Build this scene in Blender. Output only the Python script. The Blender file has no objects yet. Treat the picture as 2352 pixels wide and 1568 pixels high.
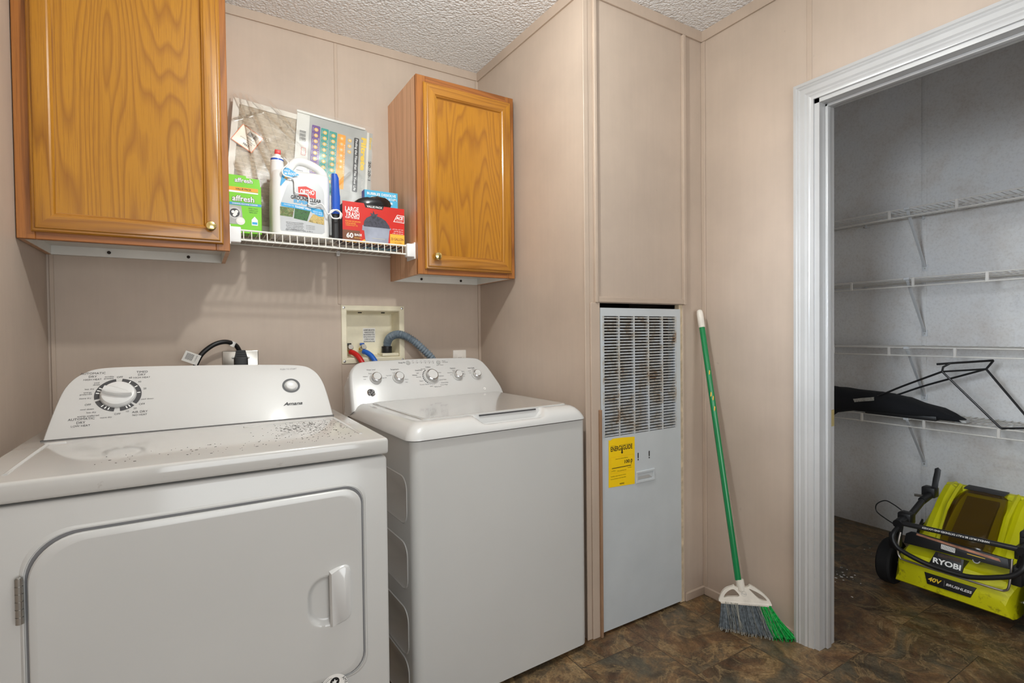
import bpy, bmesh, math, random
from mathutils import Matrix, Vector
random.seed(7)
SC = bpy.context.scene
COL = SC.collection
PI = math.pi

# ------------------------------------------------------------------ camera
F_PX = 1190.534
_y, _p, _r = [math.radians(a) for a in (-31.329, -1.007, -0.630)]
_F = Vector((-math.sin(_y)*math.cos(_p), math.cos(_y)*math.cos(_p), math.sin(_p)))
_R0 = Vector((math.cos(_y), math.sin(_y), 0)); _U0 = _R0.cross(_F)
_R = math.cos(_r)*_R0 + math.sin(_r)*_U0
_U = -math.sin(_r)*_R0 + math.cos(_r)*_U0
cam_d = bpy.data.cameras.new('camera'); cam = bpy.data.objects.new('camera', cam_d); COL.objects.link(cam)
cam_d.sensor_width = 36.0; cam_d.lens = F_PX/2352*36.0; cam_d.clip_start = 0.02
cam.matrix_world = Matrix(((_R.x, _U.x, -_F.x, 0.419), (_R.y, _U.y, -_F.y, -2.302), (_R.z, _U.z, -_F.z, 1.154), (0, 0, 0, 1)))
SC.camera = cam

# ------------------------------------------------------------------ world, light, exposure
w = bpy.data.worlds.new('world'); SC.world = w; w.use_nodes = True
w.node_tree.nodes['Background'].inputs[0].default_value = (0.6, 0.7, 0.85, 1)
w.node_tree.nodes['Background'].inputs[1].default_value = 0.6
SC.view_settings.view_transform = 'Standard'; SC.view_settings.look = 'None'
SC.view_settings.gamma = 1.0; SC.view_settings.use_curve_mapping = False
SC.view_settings.exposure = 0.0

def lamp(name, kind, loc, energy, color, target=None, **kw):
    d = bpy.data.lights.new(name, kind); d.energy = energy; d.color = color
    for k, v in kw.items(): setattr(d, k, v)
    o = bpy.data.objects.new(name, d); COL.objects.link(o); o.location = loc
    if target is not None:
        o.rotation_euler = (Vector(target)-Vector(loc)).to_track_quat('-Z', 'Y').to_euler()
    return o
# the room's ceiling lamp, an added side light in place of a flash, and an added fill behind
lamp('ceiling_lamp_light', 'POINT', (0.95, -1.25, 2.24), 29, (0.975, 1.0, 0.965), shadow_soft_size=0.035)
lamp('flash_stand_in_light', 'AREA', (0.03, -1.98, 1.52), 4.5, (0.80, 0.90, 1.0), (3.77, -1.62, 1.10), shape='RECTANGLE', size=0.34, size_y=0.6, spread=math.radians(46))
lamp('added_rear_fill', 'AREA', (1.0, -3.62, 1.45), 41, (0.93, 0.98, 1.0), (1.0, 0, 2.0), shape='RECTANGLE', size=1.8, size_y=1.8)

# ------------------------------------------------------------------ materials
def lin(c):
    c = c/255.0
    return c/12.92 if c <= 0.04045 else ((c+0.055)/1.055)**2.4
def rgb(t): return (lin(t[0]), lin(t[1]), lin(t[2]), 1.0)

class NT:
    def __init__(s, m): s.nt = m.node_tree; s.n = m.node_tree.nodes; s.l = m.node_tree.links
    def new(s, t, **kw):
        n = s.n.new(t)
        for k, v in kw.items(): setattr(n, k, v)
        return n
    def link(s, a, b): s.l.new(a, b)
    def coords(s, scale=(1, 1, 1), rot=(0, 0, 0), out='Object'):
        tc = s.new('ShaderNodeTexCoord'); mp = s.new('ShaderNodeMapping')
        mp.inputs['Scale'].default_value = scale; mp.inputs['Rotation'].default_value = rot
        s.link(tc.outputs[out], mp.inputs[0]); return mp.outputs[0]
    def noise(s, vec, scale, detail=3, rough=0.55, dist=0.0):
        n = s.new('ShaderNodeTexNoise'); n.inputs['Scale'].default_value = scale; n.inputs['Detail'].default_value = detail
        n.inputs['Roughness'].default_value = rough; n.inputs['Distortion'].default_value = dist
        s.link(vec, n.inputs['Vector']); return n.outputs['Fac']
    def ramp(s, fac, stops, interp='LINEAR'):
        r = s.new('ShaderNodeValToRGB'); r.color_ramp.interpolation = interp
        e = r.color_ramp.elements
        while len(e) < len(stops): e.new(0.5)
        for i, (p, c) in enumerate(stops):
            e[i].position = p; e[i].color = c if len(c) == 4 else rgb(c)
        s.link(fac, r.inputs[0]); return r.outputs[0]
    def math(s, op, a, b=None, c=None):
        m = s.new('ShaderNodeMath', operation=op)
        for i, v in enumerate((a, b, c)):
            if v is None: continue
            if isinstance(v, (int, float)): m.inputs[i].default_value = v
            else: s.link(v, m.inputs[i])
        return m.outputs[0]
    def mix(s, fac, a, b, mode='MIX'):
        m = s.new('ShaderNodeMix', data_type='RGBA', blend_type=mode)
        if isinstance(fac, (int, float)): m.inputs[0].default_value = fac
        else: s.link(fac, m.inputs[0])
        for i, v in ((6, a), (7, b)):
            if isinstance(v, tuple): m.inputs[i].default_value = v
            else: s.link(v, m.inputs[i])
        return m.outputs[2]
    def bump(s, h, strength, dist=0.002):
        b = s.new('ShaderNodeBump'); b.inputs['Strength'].default_value = strength; b.inputs['Distance'].default_value = dist
        s.link(h, b.inputs['Height']); return b.outputs[0]

def base(name, col, rough=0.5, metal=0.0, coat=0.0, spec=0.5):
    m = bpy.data.materials.new(name); m.use_nodes = True
    b = m.node_tree.nodes['Principled BSDF']
    b.inputs['Base Color'].default_value = rgb(col); b.inputs['Roughness'].default_value = rough
    b.inputs['Metallic'].default_value = metal; b.inputs['Coat Weight'].default_value = coat
    b.inputs['Specular IOR Level'].default_value = spec
    b.inputs['Coat Roughness'].default_value = 0.12
    return m, b, NT(m)

def plain(name, col, rough=0.5, metal=0.0, coat=0.0, spec=0.5, var=0.05, scale=6.0, bump=0.0, bscale=120.0):
    """a colour with a faint uneven tone and, where asked, a fine relief"""
    m, b, t = base(name, col, rough, metal, coat, spec)
    v = t.coords()
    n = t.noise(v, scale, 4)
    lo = tuple(max(0, c*(1-var)) for c in col); hi = tuple(min(255, c*(1+var)) for c in col)
    t.link(t.ramp(n, [(0.3, lo), (0.7, hi)]), b.inputs['Base Color'])
    if bump: t.link(t.bump(t.noise(v, bscale, 2), bump, 0.001), b.inputs['Normal'])
    return m

def m_wall(name, col):
    m, b, t = base(name, col, 0.42, spec=0.35)
    v = t.coords((1, 1, 1)); n = t.noise(v, 2.2, 5, 0.6); f = t.noise(t.coords((60, 60, 3)), 1.0, 3)
    dark = tuple(c*0.94 for c in col); hi = tuple(min(255, c*1.03) for c in col)
    c = t.ramp(n, [(0.3, dark), (0.7, hi)])
    c = t.mix(0.05, c, t.ramp(f, [(0.35, tuple(c*0.85 for c in col)), (0.65, tuple(min(255, c*1.08) for c in col))]))
    spots = t.ramp(t.noise(v, 24, 2), [(0.77, (0, 0, 0, 1)), (0.80, (1, 1, 1, 1))])
    c = t.mix(t.math('MULTIPLY', spots, 0.2), c, rgb(tuple(c*0.7 for c in col)))
    t.link(c, b.inputs['Base Color'])
    t.link(t.bump(t.noise(t.coords((1, 1, 0.4)), 260, 2), 0.08, 0.001), b.inputs['Normal'])
    return m

def m_ceiling():
    m, b, t = base('popcorn_ceiling', (238, 238, 239), 0.9, spec=0.1)
    v = t.coords()
    vo = t.new('ShaderNodeTexVoronoi'); vo.inputs['Scale'].default_value = 95; t.link(v, vo.inputs['Vector'])
    blob = t.math('SUBTRACT', 0.62, vo.outputs['Distance'])
    big = t.noise(v, 60, 3, 0.6)
    h = t.math('ADD', t.math('MULTIPLY', blob, 0.8), t.math('MULTIPLY', big, 1.3))
    t.link(t.bump(h, 1.0, 0.007), b.inputs['Normal'])
    return m

def m_closet():
    m, b, t = base('speckled_wallpaper', (188, 184, 180), 0.75, spec=0.2)
    v = t.coords(); n = t.noise(v, 5, 5, 0.65); f = t.noise(v, 90, 4, 0.7)
    c = t.ramp(n, [(0.30, (202, 195, 189)), (0.52, (214, 213, 212)), (0.75, (211, 212, 215))])
    c = t.mix(0.3, c, t.ramp(f, [(0.35, (178, 173, 168)), (0.5, (212, 211, 209)), (0.66, (220, 219, 218))]))
    t.link(c, b.inputs['Base Color']); return m

def m_floor():
    m, b, t = base('slate_vinyl', (90, 74, 58), 0.42, spec=0.4)
    v = t.coords((1, 1, 1), (0, 0, PI/2))
    br = t.new('ShaderNodeTexBrick'); br.inputs['Scale'].default_value = 1.0
    br.inputs['Brick Width'].default_value = 0.46; br.inputs['Row Height'].default_value = 0.305
    br.inputs['Mortar Size'].default_value = 0.0016; br.inputs['Mortar Smooth'].default_value = 0.2
    br.inputs['Color1'].default_value = (0, 0, 0, 1); br.inputs['Color2'].default_value = (1, 1, 1, 1); br.inputs['Mortar'].default_value = (0.5, 0.5, 0.5, 1)
    br.inputs['Bias'].default_value = 0.0
    t.link(v, br.inputs['Vector'])
    sc = t.new('ShaderNodeVectorMath', operation='MULTIPLY_ADD')
    t.link(br.outputs['Color'], sc.inputs[0]); sc.inputs[1].default_value = (3.1, 5.3, 2.2); t.link(v, sc.inputs[2])
    vv = sc.outputs[0]
    n1 = t.noise(vv, 6.5, 10, 0.72, 1.3); n2 = t.noise(vv, 20, 9, 0.75, 0.8); n3 = t.noise(vv, 3.2, 7, 0.62, 2.2)
    c = t.ramp(n1, [(0.30, (64, 53, 42)), (0.40, (98, 82, 62)), (0.48, (130, 110, 84)), (0.55, (154, 122, 84)), (0.62, (184, 154, 112)), (0.72, (104, 94, 82))])
    rust = t.ramp(n3, [(0.50, (0, 0, 0, 1)), (0.60, (1, 1, 1, 1)), (0.68, (0, 0, 0, 1))])
    c = t.mix(t.math('MULTIPLY', rust, 0.4), c, rgb((132, 80, 46)))
    olive = t.ramp(n3, [(0.34, (1, 1, 1, 1)), (0.46, (0, 0, 0, 1))])
    c = t.mix(t.math('MULTIPLY', olive, 0.6), c, rgb((112, 112, 98)))
    c = t.mix(0.75, c, t.ramp(n2, [(0.3, (120, 120, 120)), (0.5, (188, 188, 188)), (0.7, (235, 235, 235))]), 'MULTIPLY')
    vein = t.ramp(n3, [(0.470, (0, 0, 0, 1)), (0.490, (1, 1, 1, 1)), (0.500, (1, 1, 1, 1)), (0.510, (0, 0, 0, 1))])
    c = t.mix(t.math('MULTIPLY', t.math('MULTIPLY', vein, n2), 0.75), c, rgb((172, 146, 104)))
    fine = t.noise(v, 140, 3, 0.7)
    c = t.mix(0.35, c, t.ramp(fine, [(0.35, (90, 90, 90)), (0.6, (200, 200, 200))]), 'OVERLAY')
    c = t.mix(t.math('MULTIPLY', br.outputs['Fac'], 0.6), c, rgb((40, 33, 27)))
    t.link(c, b.inputs['Base Color'])
    hgt = t.math('SUBTRACT', t.math('MULTIPLY', n2, 0.5), br.outputs['Fac'])
    t.link(t.bump(hgt, 0.35, 0.003), b.inputs['Normal'])
    return m

def m_wood(name, light, dark, axis='Z', k=16.0, arch=1.0, rough=0.28, coat=0.35, seed=0.0):
    """oak: long cathedral contours and fine pores; axis = grain direction"""
    m, b, t = base(name, light, rough, coat=coat)
    s = {'Z': (4.6*arch, 4.6*arch, 0.55), 'X': (0.55, 4.6*arch, 4.6*arch)}[axis]
    tc = t.new('ShaderNodeTexCoord')
    add = t.new('ShaderNodeVectorMath', operation='ADD'); t.link(tc.outputs['Object'], add.inputs[0]); add.inputs[1].default_value = (seed, seed*0.37, seed*1.3)
    def mapped(sc):
        mp = t.new('ShaderNodeMapping'); mp.inputs['Scale'].default_value = sc; t.link(add.outputs[0], mp.inputs[0]); return mp.outputs[0]
    n = t.noise(mapped(s), 1.0, 2, 0.4)
    ring = t.math('FRACT', t.math('MULTIPLY', n, k))
    line = t.ramp(ring, [(0.0, (0, 0, 0, 1)), (0.45, (0.10, 0.10, 0.10, 1)), (0.80, (1, 1, 1, 1)), (1.0, (0, 0, 0, 1))])
    ps = {'Z': (420, 420, 9), 'X': (9, 420, 420)}[axis]
    pore = t.ramp(t.noise(mapped(ps), 1.0, 3, 0.6), [(0.5, (0, 0, 0, 1)), (0.68, (1, 1, 1, 1))])
    tone = t.noise(mapped(tuple(q*0.5 for q in s)), 1.0, 3)
    c = t.mix(tone, rgb(tuple(x*0.90 for x in light)), rgb(tuple(min(255, x*1.08) for x in light)))
    c = t.mix(t.math('MULTIPLY', line, 0.62), c, rgb(dark))
    c = t.mix(t.math('MULTIPLY', pore, 0.42), c, rgb(dark))
    t.link(c, b.inputs['Base Color'])
    t.link(t.bump(pore, 0.12, 0.0006), b.inputs['Normal'])
    return m

def m_plastic_wrap():
    m, b, t = base('clear_plastic_film', (255, 255, 255), 0.10)
    nt = m.node_tree
    tr = t.new('ShaderNodeBsdfTransparent'); gl = t.new('ShaderNodeBsdfGlossy'); gl.inputs['Roughness'].default_value = 0.10
    gl.inputs['Color'].default_value = (1, 1, 1, 1)
    n = t.noise(t.coords((1, 1, 1)), 7, 2, 0.5, 0.4)
    bp = t.bump(n, 0.5, 0.02); t.link(bp, gl.inputs['Normal'])
    fr = t.new('ShaderNodeFresnel'); fr.inputs['IOR'].default_value = 1.5; t.link(bp, fr.inputs['Normal'])
    mx = t.new('ShaderNodeMixShader'); t.link(t.math('ADD', t.math('MULTIPLY', fr.outputs[0], 1.25), 0.045), mx.inputs[0])
    t.link(tr.outputs[0], mx.inputs[1]); t.link(gl.outputs[0], mx.inputs[2])
    t.link(mx.outputs[0], nt.nodes['Material Output'].inputs[0])
    return m

def m_smoke():
    m, b, t = base('smoked_clear_plastic', (70, 52, 32), 0.12, coat=0.3)
    nt = m.node_tree
    tr = t.new('ShaderNodeBsdfTransparent'); tr.inputs[0].default_value = (0.62, 0.52, 0.34, 1)
    mx = t.new('ShaderNodeMixShader'); mx.inputs[0].default_value = 0.24
    t.link(tr.outputs[0], mx.inputs[1]); t.link(b.outputs[0], mx.inputs[2]); t.link(mx.outputs[0], nt.nodes['Material Output'].inputs[0])
    return m

def m_louver():
    m, b, t = base('dusty_grille_paint', (186, 194, 202), 0.45)
    v = t.coords(); n = t.noise(v, 9, 6, 0.7, 0.6); f = t.noise(v, 70, 4, 0.7)
    c = t.ramp(t.math('ADD', t.math('MULTIPLY', n, 0.7), t.math('MULTIPLY', f, 0.35)), [(0.46, (190, 197, 204)), (0.56, (178, 176, 170)), (0.63, (140, 122, 104)), (0.72, (104, 80, 60))])
    t.link(c, b.inputs['Base Color']); return m

def m_photo(name, cols, scale=40):
    m, b, t = base(name, cols[0], 0.4)
    n = t.noise(t.coords(), scale, 5, 0.7, 0.8)
    t.link(t.ramp(n, [(0.3+0.4*i/(len(cols)-1), c) for i, c in enumerate(cols)]), b.inputs['Base Color']); return m

def m_mower():
    m, b, t = base('mower_yellow_plastic', (206, 206, 20), 0.38)
    v = t.coords(); n = t.noise(v, 22, 6, 0.7); 
    geo = t.new('ShaderNodeTexCoord'); sx = t.new('ShaderNodeSeparateXYZ'); t.link(geo.outputs['Object'], sx.inputs[0])
    low = t.math('SUBTRACT', 1.0, t.math('MULTIPLY', sx.outputs[2], 6.5))
    dirt = t.ramp(t.math('ADD', n, t.math('MULTIPLY', low, 0.18)), [(0.62, (0, 0, 0, 1)), (0.76, (1, 1, 1, 1))])
    t.link(t.mix(t.math('MULTIPLY', dirt, 0.8), rgb((206, 204, 16)), rgb((92, 78, 22))), b.inputs['Base Color']); return m

def m_deck_top():
    m, b, t = base('dryer_top_enamel', (198, 197, 194), 0.08, coat=0.5)
    sp = t.ramp(t.noise(t.coords((1, 4, 1)), 40, 3, 0.7), [(0.68, (0, 0, 0, 1)), (0.74, (1, 1, 1, 1))])
    t.link(t.mix(t.math('MULTIPLY', sp, 0.25), rgb((198, 197, 194)), rgb((146, 138, 130))), b.inputs['Base Color']); return m

M = {}
TAUPE = (193, 176, 161)
M['wall'] = m_wall('taupe_painted_panel', TAUPE)
M['trimpaint'] = m_wall('taupe_painted_trim', (190, 172, 156))
M['gap'] = plain('panel_seam_shadow_gap', (120, 104, 94), 0.8)
M['ceiling'] = m_ceiling(); M['closet'] = m_closet(); M['floor'] = m_floor()
M['casing'] = plain('white_gloss_trim_paint', (188, 188, 188), 0.25, coat=0.2, var=0.02)
M['darkwood'] = plain('dark_brown_trim', (54, 34, 26), 0.5)
M['raw'] = plain('raw_chipped_board', (206, 188, 160), 0.8, var=0.12, scale=30)
M['mdf'] = plain('brown_board_edge', (150, 118, 92), 0.8)
OAK, OAKD = (177, 121, 30), (126, 73, 16)
M['oakV'] = m_wood('oak_vertical_grain', OAK, OAKD, 'Z', 14, 2.4, seed=3.1)
M['oakH'] = m_wood('oak_horizontal_grain', (173, 117, 38), OAKD, 'X', 14, 2.4, seed=8.7)
M['oakP'] = m_wood('oak_door_panel', (179, 124, 30), (136, 82, 22), 'Z', 40, 1.0, seed=1.3)
M['oakP2'] = m_wood('oak_door_panel_narrow', (176, 119, 24), (132, 78, 20), 'Z', 36, 1.15, seed=5.8)
M['oakF'] = m_wood('oak_face_frame', (164, 102, 42), (106, 58, 20), 'Z', 12, 2.6, rough=0.4, coat=0.15, seed=2.2)
M['oakFH'] = m_wood('oak_face_frame_rail', (160, 98, 44), (104, 56, 20), 'X', 12, 2.6, rough=0.4, coat=0.15, seed=4.2)
M['oakS'] = m_wood('oak_print_side', (226, 180, 142), (190, 138, 100), 'Z', 9, 2.8, rough=0.45, coat=0.0, seed=6.5)
M['melamine'] = plain('white_melamine', (232, 230, 224), 0.5, var=0.03)
M['brass'] = plain('polished_brass', (226, 204, 138), 0.16, metal=1.0)
M['screw'] = plain('dark_screw', (52, 42, 36), 0.5, metal=0.6)
M['enamel'] = plain('white_enamel', (202, 202, 200), 0.22, coat=0.4, var=0.012, scale=2)
M['enamel2'] = plain('white_enamel_washer', (202, 202, 200), 0.24, coat=0.35, var=0.012, scale=2)
M['console'] = plain('white_satin_plastic', (196, 195, 193), 0.42, coat=0.12, var=0.012, scale=2)
M['gloss'] = plain('glossy_white_plastic', (210, 210, 209), 0.10, coat=0.7, var=0.01, scale=2)
M['decktop'] = m_deck_top()
M['lidglass'] = plain('glossy_white_lid', (200, 200, 198), 0.03, coat=0.9, var=0.01, scale=2)
M['ink'] = plain('charcoal_print', (62, 62, 64), 0.5)
M['inklight'] = plain('grey_print', (118, 118, 120), 0.5)
M['black'] = plain('black_print', (18, 18, 20), 0.5)
M['white'] = plain('white_print', (240, 240, 238), 0.5, var=0.02)
M['chrome'] = plain('chrome_ring', (210, 210, 212), 0.10, metal=1.0, var=0.02)
M['steel'] = plain('brushed_steel_plate', (196, 192, 184), 0.28, metal=1.0, scale=30)
M['hinge'] = plain('grey_steel_hinge', (176, 174, 170), 0.32, metal=0.9)
M['greybtn'] = plain('grey_plastic_button', (172, 172, 170), 0.4)
M['dirt'] = plain('dark_flecks', (52, 48, 46), 0.8)
M['wire'] = plain('white_vinyl_wire', (238, 236, 228), 0.35, var=0.02)
M['wirec'] = plain('closet_white_wire', (206, 202, 196), 0.4, var=0.03)
M['clip'] = plain('white_clip_plastic', (236, 236, 236), 0.35, var=0.02)
M['bracket'] = plain('grey_white_bracket', (196, 198, 200), 0.4, var=0.03)
M['cream'] = plain('aged_cream_plastic', (236, 228, 202), 0.4, var=0.05, scale=9)
M['creamlabel'] = plain('sticker_paper', (232, 230, 226), 0.6)
M['red'] = plain('red_rubber', (206, 34, 30), 0.4); M['blue'] = plain('blue_rubber', (34, 104, 206), 0.4)
M['bluehandle'] = plain('blue_valve_handle', (38, 92, 184), 0.4)
M['rubber'] = plain('black_rubber', (22, 22, 24), 0.42)
M['hosegrey'] = plain('grey_corrugated_plastic', (122, 136, 148), 0.42)
M['furn'] = plain('pale_blue_grey_enamel', (194, 200, 204), 0.35, coat=0.1, var=0.02)
M['louver'] = m_louver()
M['dark'] = plain('dark_cavity', (24, 22, 20), 0.9)
M['coil'] = m_photo('dusty_filter_behind_grille', [(30, 26, 24), (70, 52, 40), (34, 30, 30), (92, 70, 50)], 60)
M['yellow'] = plain('yellow_label', (250, 208, 4), 0.45, var=0.02)
M['green'] = plain('green_painted_metal', (6, 128, 72), 0.24, coat=0.3)
M['broomwhite'] = plain('white_broom_plastic', (226, 220, 210), 0.45, var=0.05, scale=20)
M['bristleg'] = plain('grey_bristle', (104, 112, 118), 0.6, var=0.25, scale=90)
M['bristlegr'] = plain('green_bristle', (16, 160, 70), 0.55, var=0.25, scale=90)
M['bristlet'] = plain('frayed_pale_bristle', (176, 176, 168), 0.7)
M['lime'] = plain('lime_carton', (122, 204, 40), 0.35, var=0.02)
M['orange'] = plain('orange_print', (232, 160, 36), 0.45)
M['skyblue'] = plain('light_blue_print', (48, 160, 216), 0.4); M['midblue'] = plain('mid_blue_print', (62, 150, 206), 0.4)
M['jug'] = plain('white_hdpe', (234, 235, 234), 0.30, coat=0.15, var=0.01)
M['silver'] = plain('silver_label', (176, 178, 180), 0.35, metal=0.25)
M['orthored'] = plain('red_print', (206, 44, 30), 0.4); M['wandblue'] = plain('blue_wand_plastic', (24, 84, 190), 0.25, coat=0.3)
M['leaf1'] = m_photo('weed_picture_a', [(128, 60, 48), (70, 110, 40), (180, 150, 110)], 90)
M['leaf2'] = m_photo('weed_picture_b', [(14, 24, 18), (46, 104, 40), (20, 40, 24)], 110)
M['leaf3'] = m_photo('weed_picture_c', [(140, 110, 50), (206, 180, 110), (100, 90, 40)], 110)
M['boxred'] = plain('red_carton', (202, 36, 24), 0.35); M['boxbrown'] = plain('brown_carton', (118, 68, 40), 0.4)
M['boxdark'] = m_photo('dark_purple_carton_side', [(70, 26, 66), (48, 30, 52), (88, 30, 60)], 14)
M['amber'] = plain('amber_print', (240, 178, 60), 0.4); M['bagblack'] = plain('black_bag_film', (20, 20, 24), 0.2, coat=0.4)
M['binprint'] = plain('printed_grey_bin', (150, 156, 172), 0.4, var=0.1, scale=14); M['bagprint'] = m_photo('printed_bag', [(28, 28, 36), (70, 70, 84), (24, 24, 30)], 45)
M['boxblue'] = plain('light_blue_carton', (78, 178, 220), 0.35); M['boxviolet'] = plain('blue_violet_carton_side', (84, 84, 190), 0.4)
M['media'] = m_photo('pleated_filter_media', [(186, 172, 154), (214, 202, 184), (200, 186, 168)], 26)
M['frame'] = plain('white_cardboard_frame', (226, 220, 210), 0.6); M['wrapgrey'] = plain('grey_printed_film', (176, 176, 172), 0.22, coat=0.4)
M['wrapwhite'] = plain('pale_printed_film', (216, 214, 208), 0.25, coat=0.3)
M['purple'] = plain('purple_print', (104, 62, 140), 0.35); M['teal'] = plain('teal_print', (30, 150, 140), 0.35); M['icon'] = plain('icon_gold_print', (236, 190, 90), 0.4)
M['filtyellow'] = plain('yellow_print', (236, 200, 60), 0.4)
M['film'] = m_plastic_wrap(); M['labelwhite'] = plain('receipt_label', (238, 228, 214), 0.55); M['labelorange'] = plain('label_orange_border', (230, 128, 70), 0.55)
M['blackmetal'] = plain('black_wire_metal', (22, 22, 24), 0.4)
M['fabric'] = plain('black_fabric', (14, 15, 20), 0.95, bump=0.4, bscale=500); M['tag'] = m_photo('worn_grey_label', [(60, 60, 60), (170, 168, 160), (110, 110, 106)], 60)
M['mower'] = m_mower(); M['mowblack'] = plain('black_mower_plastic', (26, 26, 28), 0.45); M['mowtube'] = plain('dark_grey_tube', (52, 52, 54), 0.35, metal=0.4)
M['zinc'] = plain('zinc_wire', (176, 172, 166), 0.3, metal=0.9); M['smoke'] = m_smoke(); M['tyre'] = plain('black_tyre', (20, 20, 22), 0.8, bump=0.3)
M['warnstrip'] = plain('worn_orange_strip', (176, 122, 96), 0.6, var=0.2, scale=40); M['battery'] = plain('battery_dark_plastic', (128, 118, 62), 0.5)
M['outletwhite'] = plain('white_outlet_plastic', (238, 232, 224), 0.35, var=0.02)

# ------------------------------------------------------------------ mesh builder
def frame(o, e1, e2):
    """local (a,b,c): a along e1, b along e2, c out of the surface"""
    e1 = Vector(e1).normalized(); n = e1.cross(Vector(e2)).normalized(); e2 = n.cross(e1)
    return Matrix(((e1.x, e2.x, n.x, o[0]), (e1.y, e2.y, n.y, o[1]), (e1.z, e2.z, n.z, o[2]), (0, 0, 0, 1)))
def FRONT(y=0.0, x=0.0, z=0.0): return frame((x, y, z), (1, 0, 0), (0, 0, 1))          # faces -Y
def SIDE(x=0.0, y=0.0, z=0.0): return frame((x, y, z), (0, -1, 0), (0, 0, 1))          # faces -X
I4 = Matrix.Identity(4)
_textcache = {}

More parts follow.
